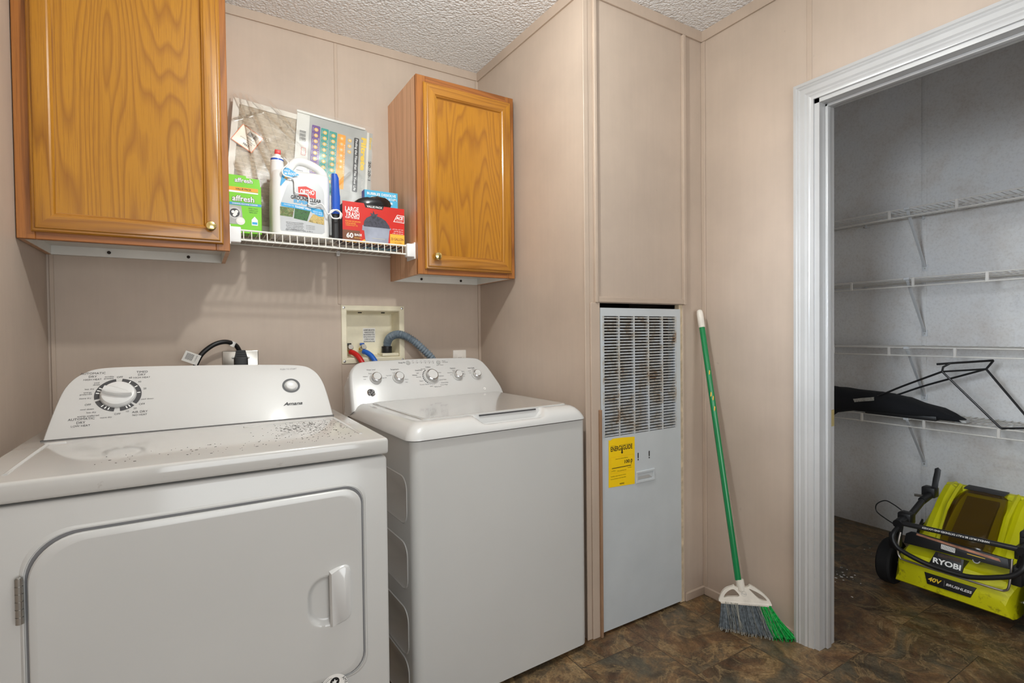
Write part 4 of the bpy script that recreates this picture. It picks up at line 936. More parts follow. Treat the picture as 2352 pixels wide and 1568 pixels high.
m.poly([(.080, .066), (.082, .086), (.092, .100), (.106, .108), (.112, .112), (.106, .122), (.116, .118), (.119, .132), (.124, .117), (.138, .120), (.132, .111), (.150, .106), (.168, .096), (.182, .078), (.186, .066)], .0013, 'bagprint', BF)
m.rect(.112, .165, .020, .024, .0013, 'greybtn', BF); m.build('printed_panels', t)
m = MB(TB); c1 = .0010
m.text('LARGE', .010, .127, .0175, 'white', BF, w=.052, c=c1, align='L', bold=.02); m.text('TRASH', .011, .107, .0175, 'white', BF, w=.053, c=c1, align='L', bold=.02); m.text('FLAP TIE BAGS', .0105, .094, .0066, 'white', BF, w=.053, c=c1, align='L', bold=.02)
m.text('BOLSAS DE BASURA', .011, .080, .0062, 'amber', BF, w=.058, c=c1, align='L'); m.text('GRANDES', .011, .0715, .0062, 'amber', BF, c=c1, align='L'); m.text('CIERRE FLAP TIE', .011, .064, .0045, 'amber', BF, c=c1, align='L')
m.text('60', .014, .026, .018, 'white', BF, w=.026, c=c1, align='L', bold=.03); m.text('BAGS', .045, .030, .0085, 'white', BF, c=c1, align='L', bold=.03, w=.028); m.text('BOLSAS', .045, .018, .0055, 'amber', BF, c=c1, align='L')
m.text('VALUE PACK', .124, .1455, .0078, 'white', BF, w=.062, c=c1, bold=.02); m.text('ACE', .226, .113, .0115, 'white', BF, w=.030, c=.0014, bold=.04, shear=.2); m.text('Hardware', .225, .102, .0045, 'white', BF, c=.0014)
m.text('33 GALLON', .216, .027, .0105, 'boxbrown', BF, w=.052, c=c1, bold=.01); m.text('125 LITERS', .220, .013, .0048, 'boxbrown', BF, c=c1)
for k, q in enumerate(('2 FT 9 IN x 3 FT 3 IN', '0.85 MIL (83.8 cm', 'x 99.1 cm x 22 um)')): m.text(q, .240, .066-.008*k, .0046, 'white', BF, w=.044-.006*(k % 2), c=c1, align='R')
m.build('lettering', t)
m = MB(); rings = []; rnd = random.Random(4)
for k, (s_, zz) in enumerate(((1.0, .146), (1.06, .160), (1.0, .174), (0.80, .186), (0.45, .192))):
    rings.append([(.128+.072*s_*math.cos(q)*(1+.05*math.sin(5*q+k)), .042+.032*s_*math.sin(q), zz+.006*math.cos(q)+.003*math.sin(4*q+k*1.3)) for q in [2*PI*j/22 for j in range(22)]])
m.loft(rings, 'bagblack'); m.build('black_bag', t)
# ---- light blue carton behind it
z0 = shz(1.018)+0.0022
t = thing('blue_carton', 'light blue carton standing behind the red trash bag carton', 'carton', (1.012, -0.176, z0))
m = MB(); m.box(0.004, 0.144, 0, 0.040, 0, 0.236, 'boxblue', 0.001, 1); m.rect(0.0, 0.04, 0, .236, 0, 'boxviolet', frame((0.0035, 0.0, 0), (0, 1, 0), (0, 0, 1)) @ Matrix.Rotation(PI, 4, 'Y') @ Matrix.Translation((-.04, 0, 0))); m.build('box', t)
m = MB(); m.text('BUBBLES DISSOLVE', .075, .222, .010, 'white', FRONT(-.0002), w=.122, bold=.025); m.text('GRIME AND SCUM.', .085, .2065, .009, 'white', FRONT(-.0002), w=.110, bold=.025); m.text('NO SCRUB', .09, .19, .009, 'white', FRONT(-.0002), bold=.025); m.build('lettering', t)

# ================================================================== WASHER SUPPLY BOX AND HOSES
t = thing('washer_supply_box', 'cream recessed wall box with water valves and drain above the washer', 'wall box', (1.096, 0, 1.024))
TB = Matrix.Translation((-1.096, 0, -1.024))
m = MB(TB); F0 = FRONT(0)
m.ringrect(0.955, 1.238, 1.0255, 1.280, [(0.0, 0.0004), (0.001, 0.005), (0.004, 0.006), (0.020, 0.006), (0.024, 0.003), (0.026, -0.01), (0.034, -0.078), (0.040, -0.083)], 'cream', 'cream', F0); m.rect(0.994, 1.199, 1.0645, 1.241, -0.083, 'cream', F0)
m.box(1.135, 1.212, 0.0, 0.08, 1.0515, 1.066, 'cream', 0.004); m.build('recessed_box', t)
for a, b in ((0.966, 1.270), (1.227, 1.269), (0.966, 1.036), (1.227, 1.036)):
    m = MB(TB); m.lathe([(0.006, 0.006), (0.0055, 0.008), (0.001, 0.0088)], 'hinge', F0 @ Matrix.Translation((a, b, 0)), 14); m.build('screw', t)
m = MB(TB)
for a in (1.045, 1.150): m.box(a-.008, a+.008, 0.03, 0.036, 1.2475, 1.2515, 'dark', 0)
m.build('top_slot', t)
m = MB(TB); LF = FRONT(0.0826); m.rect(1.071, 1.128, 1.117, 1.181, 0, 'creamlabel', LF); lb_ = m.build('instruction_label', t)
m = MB(TB)
for k, q in enumerate(('LAUNDRY AREA NOTICE', 'WARNING DO NOT EXCEED', 'MUST BE PROPERLY FITTED', 'INSTALLATION IN ALCOVE', 'TO PREVENT ANY DAMAGE', 'SEE SERVICE INSTRUCTIONS')): m.text(q, 1.0995, 1.172-.0105*k, .0062, 'inklight' if k else 'ink', LF, w=.050-.005*(k in (1, 4)), bold=.03)
m.build('lettering', lb_)
for a, hm, vm in ((1.000, 'rubber', 'rubber'), (1.058, 'bluehandle', 'bluehandle')):
    m = MB(TB); m.lathe([(0.011, 0), (0.012, 0.012), (0.009, 0.016), (0.010, 0.038)], 'brass', frame((a, 0.074, 1.084), (1, 0, 0), (0, 0.25, 1)), 16)
    m.lathe([(0.013, 0.036), (0.0135, 0.050), (0.0105, 0.056)], 'steel', frame((a, 0.074, 1.084), (1, 0, 0), (0, 0.25, 1)), 10)
    vo = m.build('valve', t)
    m = MB(TB); m.box(a-0.010, a+0.010, 0.046, 0.058, 1.102, 1.114, hm, 0.003); m.box(a-0.004, a+0.004, 0.048, 0.056, 1.086, 1.103, hm, 0.001); m.build('valve_handle', vo)
m = MB(TB); m.lathe([(0.0225, 0), (0.0235, 0.002), (0.0235, 0.030), (0.019, 0.031), (0.019, 0.004)], 'rubber', Matrix.Translation((1.168, 0.040, 1.066)), 24); m.build('drain_collar', t)
for nm, a, mt, lab in (('red_supply_hose', 1.000, 'red', 'red hot water hose from the left valve of the wall box'), ('blue_supply_hose', 1.058, 'blue', 'blue cold water hose from the blue handled valve of the wall box')):
    m = MB(); m.tube(smooth([(a, 0.024, 1.0745), (a+0.008, 0.005, 1.071), (a+0.024, -0.020, 1.052), (a+0.038, -0.045, 1.010), (a+0.045, -0.070, 0.92), (a+0.045, -0.085, 0.80)], 8), 0.0115, mt, 14)
    tag(m.build(nm, None, origin=(a, 0.0, 0.80)), lab, 'hose')
pth = smooth([(1.168, 0.040, 1.072), (1.169, 0.036, 1.108), (1.176, 0.018, 1.136), (1.196, -0.012, 1.150), (1.222, -0.034, 1.146), (1.258, -0.052, 1.124), (1.305, -0.065, 1.080), (1.350, -0.075, 1.030), (1.385, -0.082, 0.97), (1.40, -0.085, 0.88)], 30)
m = MB(); m.tube(pth, lambda i: 0.0165+0.0026*math.sin(i*2*PI/5.6) if i < 205 else 0.0155+0.0012*math.sin(i*2*PI/3.5), 'hosegrey', 18)
tag(m.build('drain_hose', None, origin=(1.20, -0.02, 0.88), angle=1.2), 'grey corrugated drain hose curving from the wall box behind the washer', 'hose')

# ================================================================== OUTLETS AND CORD
t = thing('dryer_outlet', 'brushed steel outlet plate behind the dryer with a black plug in it', 'outlet', (0.566, 0, 1.03))
m = MB(Matrix.Translation((-0.566, 0, -1.03))); m.prism(rrect(0.503, 0.630, 0.970, 1.0935, 0.004, 3), 0.0002, 0.006, 'steel', F0, 0.003); pl = m.build('cover_plate', t)
m = MB(Matrix.Translation((-0.566, 0, -1.03)))
for a in (0.539, 0.594): m.lathe([(0.0045, 0.006), (0.004, 0.0085), (0.001, 0.009)], 'hinge', F0 @ Matrix.Translation((a, 1.066, 0)), 12)
m.build('screw', pl)
t = thing('power_cord', 'thick black dryer cord arching into the steel outlet plate', 'power cord', (0.565, -0.03, 1.03))
TC = Matrix.Translation((-0.565, 0.03, -1.03))
m = MB(TC); m.box(0.542, 0.590, -0.040, -0.006, 0.995, 1.070, 'rubber', 0.006); m.loft([[(0.566+sx*hw, -0.024+sy*0.015, z) for sx, sy in ((-1, -1), (1, -1), (1, 1), (-1, 1))] for z, hw in ((1.068, 0.022), (1.084, 0.018), (1.096, 0.015))], 'rubber')
for k in range(3): m.box(0.549, 0.583, -0.040, -0.008, 1.072+k*0.008, 1.076+k*0.008, 'rubber', 0.0015)
m.build('plug', t)
m = MB(TC); m.tube(smooth([(0.562, -0.024, 1.092), (0.548, -0.035, 1.116), (0.515, -0.055, 1.130), (0.478, -0.068, 1.122), (0.444, -0.076, 1.097), (0.425, -0.080, 1.070), (0.408, -0.082, 1.02), (0.40, -0.085, 0.93)], 8), 0.0085, 'rubber', 12); cb = m.build('cable', t)
m = MB(TC); wtg = frame((0.402, -0.092, 1.074), (1, 0, -0.45), (0.45, 0, 1)); m.box(-.026, .026, -.019, .019, -.001, .001, 'creamlabel', 0.0003, 1, T=wtg); x = -.018
while x < .004: m.rect(x, x+.0014, -.010, .014, .0013, 'black', wtg); x += .003
m.text('2.4 DUAL', .014, .004, .004, 'ink', wtg, c=.0014, rot=PI/2); m.build('bar_code_tag', cb)
m = MB(TC); m.lathe([(0.0098, -0.010), (0.0098, 0.010)], 'creamlabel', frame((0.5375, -0.042, 1.121), (0, 1, 0), (0.4, 0.2, 0.9)) @ Matrix.Rotation(PI/2, 4, 'X'), 14); m.build('paper_band', cb)
t = thing('wall_outlet', 'white wall outlet half hidden behind the washer console near the corner', 'outlet', (1.516, 0, 1.03))
m = MB(Matrix.Translation((-1.516, 0, -1.03))); m.prism(rrect(1.482, 1.552, 0.955, 1.071, 0.004, 3), 0.0002, 0.006, 'outletwhite', F0, 0.003)
m.build('cover_plate', t)
m = MB(Matrix.Translation((-1.516, 0, -1.03))); m.prism(rrect(1.501, 1.533, 0.982, 1.046, 0.004, 3), 0.005, 0.0085, 'outletwhite', F0, 0.001)
for a in (1.512, 1.522): m.rect(a-.0012, a+.0012, 1.024, 1.036, .0087, 'ink', F0)
m.build('receptacle', t)

# ================================================================== FURNACE
t = thing('furnace', 'pale grey furnace door with a louvered grille and yellow energy label', 'furnace', (1.94, YF, 0))
TF = Matrix.Translation((-1.94, -YF, 0)); PF = FRONT(YF-0.012)
FX0, FX1, FZ0, FZ1 = 1.7135, 2.150, 0.012, 1.243
GX0, GX1, GZ0, GZ1 = 1.727, 2.121, 0.752, 1.212
m = MB(TF)
def fb(x0, x1, z0, z1): m.box(x0, x1, YF-0.012, YF+0.03, z0, z1, 'furn')
fb(FX0, GX0, FZ0, FZ1); fb(GX1, FX1, FZ0, FZ1); fb(GX0, GX1, FZ0, GZ0); fb(GX0, GX1, GZ1, FZ1)
m.box(FX0+0.02, FX1-0.02, YF+0.06, YF+0.44, 0.03, 1.22, 'dark')
pn = m.build('door_panel', t)
m = MB(TF); m.rect(GX0, GX1, GZ0, GZ1, 0, 'coil', FRONT(YF+0.028)); m.build('dusty_filter', t)
m = MB(TF); NR = 40; ph = (GZ1-GZ0)/NR
for i in range(NR):
    z = GZ0+ph*(i+0.5)
    m.add([(GX0, YF-0.0125, z-ph*0.25), (GX1, YF-0.0125, z-ph*0.25), (GX1, YF-0.0125, z+ph*0.13), (GX0, YF-0.0125, z+ph*0.13), (GX0, YF+0.002, z+ph*0.30), (GX1, YF+0.002, z+ph*0.30)], [[0, 1, 2, 3], [3, 2, 5, 4], [0, 4, 5, 1]], 'louver')
for k in range(6):
    x = GX0+(GX1-GX0)*k/5; m.box(x-0.0035, x+0.0035, YF-0.0135, YF-0.002, GZ0, GZ1, 'louver')
m.build('louvered_grille', t, flat=True)
m = MB(TF); EF = FRONT(YF-0.0126)
m.poly([(1.747, .559), (1.883, .553), (1.884, .739), (1.820, .743), (1.770, .744), (1.757, .738), (1.749, .741)], .0005, 'yellow', EF); en = m.build('energy_label', t)
m = MB(TF); c1 = .0009
m.text('ENERGYGUIDE', 1.815, .704, .0175, 'black', EF, w=.112, c=c1, bold=.02); m.box(1.8135, 1.8195, .684, .703, c1-.0003, c1, 'black', T=EF); m.poly([(1.8085, .688), (1.8165, .680), (1.8245, .688), (1.8165, .6845)], c1, 'black', EF)
m.text('Annual Fuel Utilization Efficiency', 1.815, .6635, .0036, 'black', EF, w=.064, c=c1); m.text('100.0', 1.850, .648, .0125, 'black', EF, w=.042, c=c1, bold=.02); m.rect(1.764, 1.864, .6285, .631, c1, 'black', EF); m.poly([(1.862, .641), (1.866, .641), (1.864, .632)], c1, 'black', EF)
m.ringrect(1.758, 1.876, .610, .672, [(0, 0), (.0006, 0)], 'orange', 'orange', EF @ Matrix.Translation((0, 0, c1)))
for k, (q, a, b, wd) in enumerate((('Least Efficient', 1.772, .620, .020), ('Most Efficient', 1.856, .6225, .020), ('Efficiency range of all similar models', 1.815, .6165, .045), ('The efficiency range is based only on furnaces', 1.797, .599, .078), ('For more information visit the energy website', 1.797, .589, .078))): m.text(q, a, b, .0036, 'black', EF, w=wd, c=c1)
m.text('950962', 1.815, .5655, .0055, 'black', EF, w=.024, c=c1, bold=.02); m.text('U.S. Government', 1.772, .716, .003, 'black', EF, c=c1); m.rect(1.80, 1.870, .7145, .7152, c1, 'black', EF)
m.build('lettering', en)
m = MB(TF); m.ringrect(1.887, 1.992, .552, .600, [(0, 0), (.001, .004), (.003, .005), (.010, .004), (.013, -.002)], 'furn', 'furn', EF)
vs = [(1.900, .565, -.0018), (1.979, .565, -.0018), (1.979, .587, -.0018), (1.900, .587, -.0018), (1.903, .568, .0004), (1.960, .568, .0004), (1.960, .584, .0004), (1.903, .584, .0004)]
m.add(vs[:4], [[0, 1, 2, 3]], 'furn', EF @ Matrix.Translation((0, 0, .0024))); m.poly([(1.902, .566), (1.978, .566), (1.960, .578), (1.902, .578)], .0012, 'greybtn', EF); m.build('pull_handle', t)
m = MB(TF)
for a, b in ((1.9025, .657), (1.9635, .657)): m.poly(rrect(a-.0025, a+.0025, b-.006, b+.016, .0022, 3), .0005, 'dark', EF); m.poly(arc(a, b-.0115, .003, 0, 330, 11), .0005, 'dark', EF)
m.build('screw_slot', t)

# ================================================================== BROOM
P1 = Vector((2.125, -1.033, 0.0)); P2 = Vector((2.268, -1.198, 0.0)); TP = Vector((2.262, -0.838, 1.245))
b1 = (P2-P1).normalized(); mid = (P1+P2)/2; b2 = (TP-P1) - b1*((TP-P1).dot(b1)); b2.normalize()
BM = frame(mid, b1, b2)
BROOM = BM
t = thing('broom', 'angle broom with green handle and grey and green bristles leaning in the corner', 'broom', mw=BM)
ax = Vector((-0.1796+0.0452, 1.2612-0.1923, 0)).normalized()
h0 = Vector((-0.0455, 0.150, 0.0)); h1 = Vector((-0.1725, 1.205, 0.0)); h2 = Vector((-0.1796, 1.258, 0.0))
m = MB(); m.tube([h0+(h1-h0)*0.04, h1], 0.0118, 'green', 16); m.build('handle', t)
m = MB(); m.tube([h1+(h0-h1)*0.018, h1, h1+(h2-h1)*0.75, h2+(h2-h1)*0.0, h2+(h2-h1)*0.09], lambda i: (0.0132, 0.0138, 0.0135, 0.011, 0.005)[i], 'broomwhite', 16); m.build('hand_grip', t)
m = MB(); rnd = random.Random(2)
for q, s_ in ((0.80, 1), (0.715, -1), (0.70, 1), (0.66, 1)):
    p = h0+(h1-h0)*q; m.poly([(p.x+s_*0.003-.0025, p.y-.010), (p.x+s_*.003+.0015, p.y-.008), (p.x+s_*.003+.0025, p.y+.007), (p.x+s_*.003-.001, p.y+.010)], 0.0117, 'amber')
m.build('chipped_paint', t)
# white head: two arched arms round a central stem, on a curved bar
m = MB()
m.lathe([(0.0145, 0), (0.0155, 0.004), (0.0145, 0.040)], 'broomwhite', frame((-0.040, 0.152, 0), (1, 0, 0), (0, 0, 1)) @ Matrix.Identity(4) if False else Matrix.Translation((-0.0405, 0.155, 0)) @ Matrix.Rotation(-PI/2, 4, 'X') @ Matrix.Rotation(math.radians(-7), 4, 'Y'), 18)
hp = [(-0.116, 0.106), (-0.118, 0.122), (-0.110, 0.142), (-0.095, 0.158), (-0.074, 0.168), (-0.066, 0.172), (-0.060, 0.166), (-0.020, 0.172), (-0.012, 0.180), (-0.004, 0.178), (0.012, 0.170), (0.035, 0.156), (0.054, 0.138), (0.062, 0.124), (0.062, 0.116), (0.040, 0.116), (-0.040, 0.110)]
hole1 = [(-0.104, 0.124), (-0.098, 0.138), (-0.084, 0.152), (-0.070, 0.158), (-0.060, 0.152), (-0.048, 0.136), (-0.072, 0.130), (-0.090, 0.128)]
hole2 = [(-0.014, 0.166), (0.002, 0.162), (0.022, 0.154), (0.040, 0.142), (0.046, 0.132), (0.026, 0.132), (0.010, 0.142)]
def holed(outer, holes):
    out = list(outer)
    for hset in holes:
        best = min(((i, j) for i in range(len(out)) for j in range(len(hset))), key=lambda ij: (out[ij[0]][0]-hset[ij[1]][0])**2+(out[ij[0]][1]-hset[ij[1]][1])**2)
        i, j = best; hh = hset[j:]+hset[:j]
        out = out[:i+1]+hh[::1]+[hh[0]]+out[i:]
    return out
def area(p): return sum(p[i][0]*p[(i+1) % len(p)][1]-p[(i+1) % len(p)][0]*p[i][1] for i in range(len(p)))/2
def closed_smooth(p, n=4):
    q = smooth([(a, b, 0) for a, b in [p[-1]]+p+[p[0], p[1]]], n); return [(v[0], v[1]) for v in q[n:-n-1]]
hp = closed_smooth(hp); hole1 = closed_smooth(hole1); hole2 = closed_smooth(hole2)
o_ = hp if area(hp) > 0 else hp[::-1]; hs = [q if area(q) < 0 else q[::-1] for q in (hole1, hole2)]
full = holed(o_, hs)
for c in (0.010, -0.010): m.poly(full, c, 'broomwhite')
for lp in [o_]+hs:
    k = len(lp); m.add([(p[0], p[1], 0.010) for p in lp]+[(p[0], p[1], -0.010) for p in lp], [[i, i+k, (i+1) % k+k, (i+1) % k] for i in range(k)], 'broomwhite')
m.box(-0.114, 0.058, 0.098, 0.112, -0.011, 0.011, 'broomwhite', 0.004, T=Matrix.Rotation(math.radians(3.5), 4, 'Z') @ Matrix.Translation((0.004, 0.008, 0)))
hd = m.build('head', t)
m = MB(); ringseg(m, (-0.032, 0.146), .0085, .0092, 0, 359, 'greybtn', I4, 0.0104); m.text('Angle', -0.032, 0.1465, .0055, 'greybtn', c=.0104, shear=.2); m.build('logo', hd)
def bristles(x0a, x1a, x0b, x1b, n, mats, yb0, yb1, fl):
    m = MB(); rnd = random.Random(n)
    for k in range(n):
        q = (k+rnd.uniform(-.3, .3))/(n-1); q = max(0, min(1, q))
        a = x0a+(x1a-x0a)*q; b = x0b+(x1b-x0b)*q+rnd.uniform(-.004, .004); yt = 0.112+(a+0.03)*0.06; y0 = yb0+(yb1-yb0)*q+rnd.uniform(0, .007); cz = rnd.uniform(-.009, .009)
        r_ = rnd.uniform(.0011, .0019)
        m.tube([(a, yt, cz), ((a*0.55+b*0.45)+rnd.uniform(-.001, .001), (yt+y0)/2, cz*1.2), (b, y0+0.008, cz*1.7+rnd.uniform(-.002, .002))], r_, mats, 4, caps=False)
        if k % 2 == 0: m.tube([(b, y0+0.010, cz*1.7), (b+rnd.uniform(-.004, .004), y0-.002, cz*1.9)], .0012, fl, 3, caps=False)
    return m
bristles(-0.112, 0.022, -0.1225, 0.068, 330, 'bristleg', 0.004, -0.006, 'bristlet').build('grey_bristles', t)['kind'] = 'stuff'
bristles(0.022, 0.056, 0.064, 0.137, 150, 'bristlegr', -0.006, 0.003, 'bristlegr').build('green_bristles', t)['kind'] = 'stuff'
m = MB(); rnd = random.Random(9)
for k in range(16):
    a = rnd.uniform(-.105, -.05); b = a+rnd.uniform(.005, .05); m.tube([(a, .11, .012), ((a+b)/2, .06, .016), (b, rnd.uniform(.0, .03), .017)], .0006, 'bristlet', 3, caps=False)
for k in range(14):
    a = rnd.uniform(-.02, .05); b = a+rnd.uniform(.015, .06); m.tube([(a, .112, .012), ((a+b)/2, .06, .016), (b, rnd.uniform(.0, .02), .019)], .0005, 'bristlet', 3, caps=False)
stuffpart(m.build('frayed_bristles', t))

# ================================================================== CLOSET SHELVES
SY0, SY1 = -0.43, -2.60
SFX = 3.465
for zf, lab in ((1.752, 'top'), (1.402, 'second'), (1.056, 'third'), (0.700, 'lowest')):
    nm = {'top': 'topmost white wire shelf in the closet, nearest the dark ceiling trim', 'second': 'white wire shelf in the closet, second from the top', 'third': 'white wire shelf in the closet at eye level, above the black wire stand', 'lowest': 'lowest white wire closet shelf, holding the black fabric bag, above the mower'}[lab]
    t = thing('closet_shelf', nm, 'shelf', (XC, -1.5, zf), group='closet wire shelves')
    TS = Matrix.Translation((-XC, 1.5, -zf))
    m = MB(TS)
    for x, z, r in ((SFX, zf, .0036), (SFX, zf-.040, .0040), (3.58, zf-.003, .0028), (3.70, zf-.003, .0028), (3.758, zf-.003, .0028)): m.tube([(x, SY0, z), (x, SY1, z)], r, 'wirec', 7)
    y = SY0-.02
    while y > SY1+.01: m.tube([(SFX, y, zf+.002), (3.764, y, zf+.002)], .0016, 'wirec', 5, caps=False); y -= .0265
    m.build('wire_grid', t)
    y = {'top': -.756, 'second': -.853, 'third': -.760, 'lowest': -.905}[lab]
    while y > SY1: m = MB(TS); m.box(SFX-.005, SFX+.003, y-.006, y+.006, zf-.044, zf+.003, 'wirec', .0015, 1); m.build('lip_clip', t); y -= {'top': .276, 'second': .283, 'third': .272, 'lowest': .278}[lab]
    for yb in (-1.110, -2.10):
        m = MB(TS); A = Vector((SFX+.004, yb-.0, zf-.010)); B = Vector((XC-.006, yb+.035, zf-.270))
        d = (B-A).normalized(); T = frame((A+B)/2, d, (0, 1, 0)); ln = (B-A).length/2
        m.box(-ln, ln, -.0065, .0065, -.0035, .0035, 'bracket', .0015, 1, T=T); m.box(SFX-.012, SFX+.014, yb-.012, yb+.012, zf-.008, zf+.005, 'bracket', .002, 1)
        br = m.build('support_brace', t); m = MB(TS); m.prism(rrect(-.013, .013, -.022, .014, .004, 3), 0, .003, 'bracket', SIDE(XC-.003, yb+.035, zf-.272), .001); m.lathe([(.0035, .003), (.003, .0045), (.0005, .005)], 'hinge', SIDE(XC-.003, yb+.035, zf-.280), 10); m.build('brace_foot', br)
    for yb in (-.79, -1.07): m = MB(TS); m.box(XC-.016, XC-.003, yb-.006, yb+.006, zf-.016, zf+.006, 'bracket', .002, 1); m.build('wall_clip', t)

# ---- black fabric bag with its wire frame, lying on the lowest shelf
t = thing('grass_catcher_bag', 'black fabric catcher bag with bent black wire frame lying on the lowest closet shelf', 'bag', (3.55, -1.0, 0.706))
TG = Matrix.Translation((-3.55, 1.0, -0.706))
m = MB(TG); rings = []; rnd = random.Random(8)
for y, cx, hx, zb, zt in ((-.55, 3.52, .05, .69, .78), (-.62, 3.50, .09, .672, .805), (-.70, 3.488, .115, .655, .822), (-.76, 3.487, .115, .655, .832), (-.80, 3.498, .105, .682, .830), (-.86, 3.505, .10, .704, .820), (-.95, 3.515, .10, .706, .818), (-1.03, 3.515, .098, .706, .812), (-1.10, 3.515, .092, .706, .800), (-1.17, 3.51, .080, .706, .782), (-1.24, 3.505, .062, .706, .762), (-1.29, 3.50, .045, .706, .742), (-1.325, 3.497, .03, .706, .722)):
    rg = []
    for k in range(20):
        q = 2*PI*k/20; s_ = math.sin(q); c_ = math.cos(q)
        X_ = cx+hx*c_*(1+.05*math.sin(3*q+y*31)); Z_ = (zb+zt)/2+(zt-zb)/2*math.copysign(abs(s_)**.7, s_)+.0035*math.sin(5*q+y*43)*(s_ > -.2)
        if X_ > 3.452: Z_ = max(Z_, .7065)
        rg.append((X_, y+.008*math.sin(2*q+y*17), Z_)); continue
        rg.append((cx+hx*c_*(1+.05*math.sin(3*q+y*31)), y+.008*math.sin(2*q+y*17), (zb+zt)/2+(zt-zb)/2*math.copysign(abs(s_)**.7, s_)+.0035*math.sin(5*q+y*43)*(s_ > -.2)))
    rings.append(rg)
m.loft(rings, 'fabric'); bag = m.build('fabric_bag', t, angle=1.3)
m = MB(TG); m.loft([[(3.445, y, .707), (3.60, y, .707), (3.60, y, .722), (3.450, y, .730)] for y in (-.93, -1.0, -1.1, -1.24)], 'fabric'); m.box(3.442, 3.448, -1.24, -.93, .705, .727, 'rubber', .002); m.build('bag_flap', bag)
m = MB(TG); m.loft([[(3.4105+dx, y, z+dz) for dx, dz in ((-.003, -.009), (-.001, .009), (.006, .009), (.006, -.009))] for y, z in ((-.83, .765), (-.88, .768), (-.93, .779), (-.985, .789))], 'tag'); m.build('worn_label', bag)
m = MB(TG); m.box(3.47, 3.52, -1.345, -1.30, .705, .718, 'greybtn', .004); m.build('strap_end', bag)
m = MB(TG); r = .0048
def wire(pts, n=5): m.tube(smooth(pts, n), r, 'blackmetal', 8)
wire([(3.445, -.90, .765), (3.445, -.985, .798), (3.445, -1.10, .862), (3.445, -1.262, .945)]); wire([(3.575, -.92, .765), (3.575, -1.02, .800), (3.575, -1.15, .862), (3.575, -1.385, .958)])
m.tube([(3.445, -1.262, .945), (3.445, -1.470, .711), (3.447, -1.476, .7065), (3.575, -1.555, .7065), (3.575, -1.552, .712), (3.575, -1.385, .958)], r, 'blackmetal', 8)
m.tube([(3.445, -1.262, .945), (3.575, -1.385, .958)], r*.9, 'blackmetal', 8)
m.tube([(3.445, -1.262, .945), (3.455, -1.262, .966), (3.47, -1.285, .985)], r, 'blackmetal', 8); m.tube([(3.575, -1.385, .958), (3.575, -1.398, .978), (3.57, -1.412, .9995)], r, 'blackmetal', 8)
m.tube([(3.47, -1.232, .978), (3.478, -1.30, .987), (3.57, -1.412, .9995)], r*1.1, 'blackmetal', 8)
m.build('wire_frame', t)

# ================================================================== LAWN MOWER
t = thing('lawn_mower', 'yellow battery lawn mower with its black handle folded over, on the closet floor', 'lawn mower', (3.0, -1.44, 0), -PI/2)
def ring_m(ly, w_, zt, zb, ch, wb=None):
    wb = wb or w_
    return [(-wb, ly, zb), (-w_, ly, zt-ch), (-w_+ch*.9, ly, zt), (-w_*.3, ly, zt+.004), (w_*.3, ly, zt+.004), (w_-ch*.9, ly, zt), (w_, ly, zt-ch), (wb, ly, zb)]
m = MB()
m.loft([ring_m(-.004, .172, .125, .066, .02, .186), ring_m(.008, .180, .160, .058, .022, .190), ring_m(.03, .188, .185, .056, .025, .195), ring_m(.07, .192, .196, .056, .025, .198), ring_m(.14, .190, .215, .07, .03, .20), ring_m(.20, .186, .250, .10, .04, .196), ring_m(.27, .180, .310, .12, .05, .19), ring_m(.34, .172, .365, .14, .05, .184), ring_m(.40, .165, .400, .16, .05, .178), ring_m(.45, .160, .402, .18, .04, .172)], 'mower')
dk = m.build('deck_shell', t, angle=0.35)
m = MB()
# raised shoulders either side of the battery bay, and the arched bay rim
for sg in (-1, 1):
    m.loft([[(sg*x, y, z+dz) for x, dz in ((.105, -.03), (.108, .012), (.128, .026), (.150, .018), (.162, -.03))] for y, z in ((.16, .212), (.24, .285), (.32, .352), (.40, .400), (.46, .405))], 'mower')
    m.loft([[(sg*x, y, z+dz) for x, dz in ((.088, -.03), (.090, .038), (.100, .044), (.108, .034), (.112, -.03))] for y, z in ((.15, .175), (.21, .245), (.28, .325), (.36, .368), (.42, .392))], 'mower')
m.loft([[(x, y, z) for y, z in ((.412, .37), (.418, .425), (.436, .428), (.450, .418), (.452, .37))] for x in (-.150, -.11, -.09, .09, .11, .150)], 'mower')
m.build('hood', dk, angle=0.35)
m = MB(); m.loft([[(-.055, .15, .21), (.055, .15, .21), (.055, .15, .25), (-.055, .15, .25)], [(-.055, .36, .33), (.055, .36, .33), (.055, .36, .40), (-.055, .36, .40)]], 'battery'); m.build('battery_pack', dk)
m = MB(); rings = []
for y, zt, w_ in ((.142, .232, .078), (.150, .256, .084), (.185, .305, .087), (.24, .366, .087), (.30, .408, .084), (.35, .426, .078), (.40, .426, .070)):
    rings.append([(-w_, y+.015, zt-.07), (-w_, y+.004, zt-.02), (-w_+.022, y, zt), (0, y-.003, zt+.004), (w_-.022, y, zt), (w_, y+.004, zt-.02), (w_, y+.015, zt-.07)])
m.loft(rings, 'smoke'); m.build('clear_battery_cover', dk, angle=0.4)
m = MB(); m.loft([[(x, y, z) for x in (-.07, .07)]+[(x, y+.02, z+.005) for x in (.07, -.07)] for y, z in ((.360, .428), (.405, .430))], 'mowblack'); m.build('cover_latch', dk)
m = MB(); m.loft([[(-.178, .20, .20), (-.176, .20, .245), (-.186, .27, .27), (-.19, .27, .20)], [(-.186, .20, .20), (-.184, .20, .246), (-.193, .27, .272), (-.197, .27, .20)]], 'mowblack'); m.box(.150, .192, .17, .24, .235, .285, 'mowblack', .004); m.build('side_plate', dk)
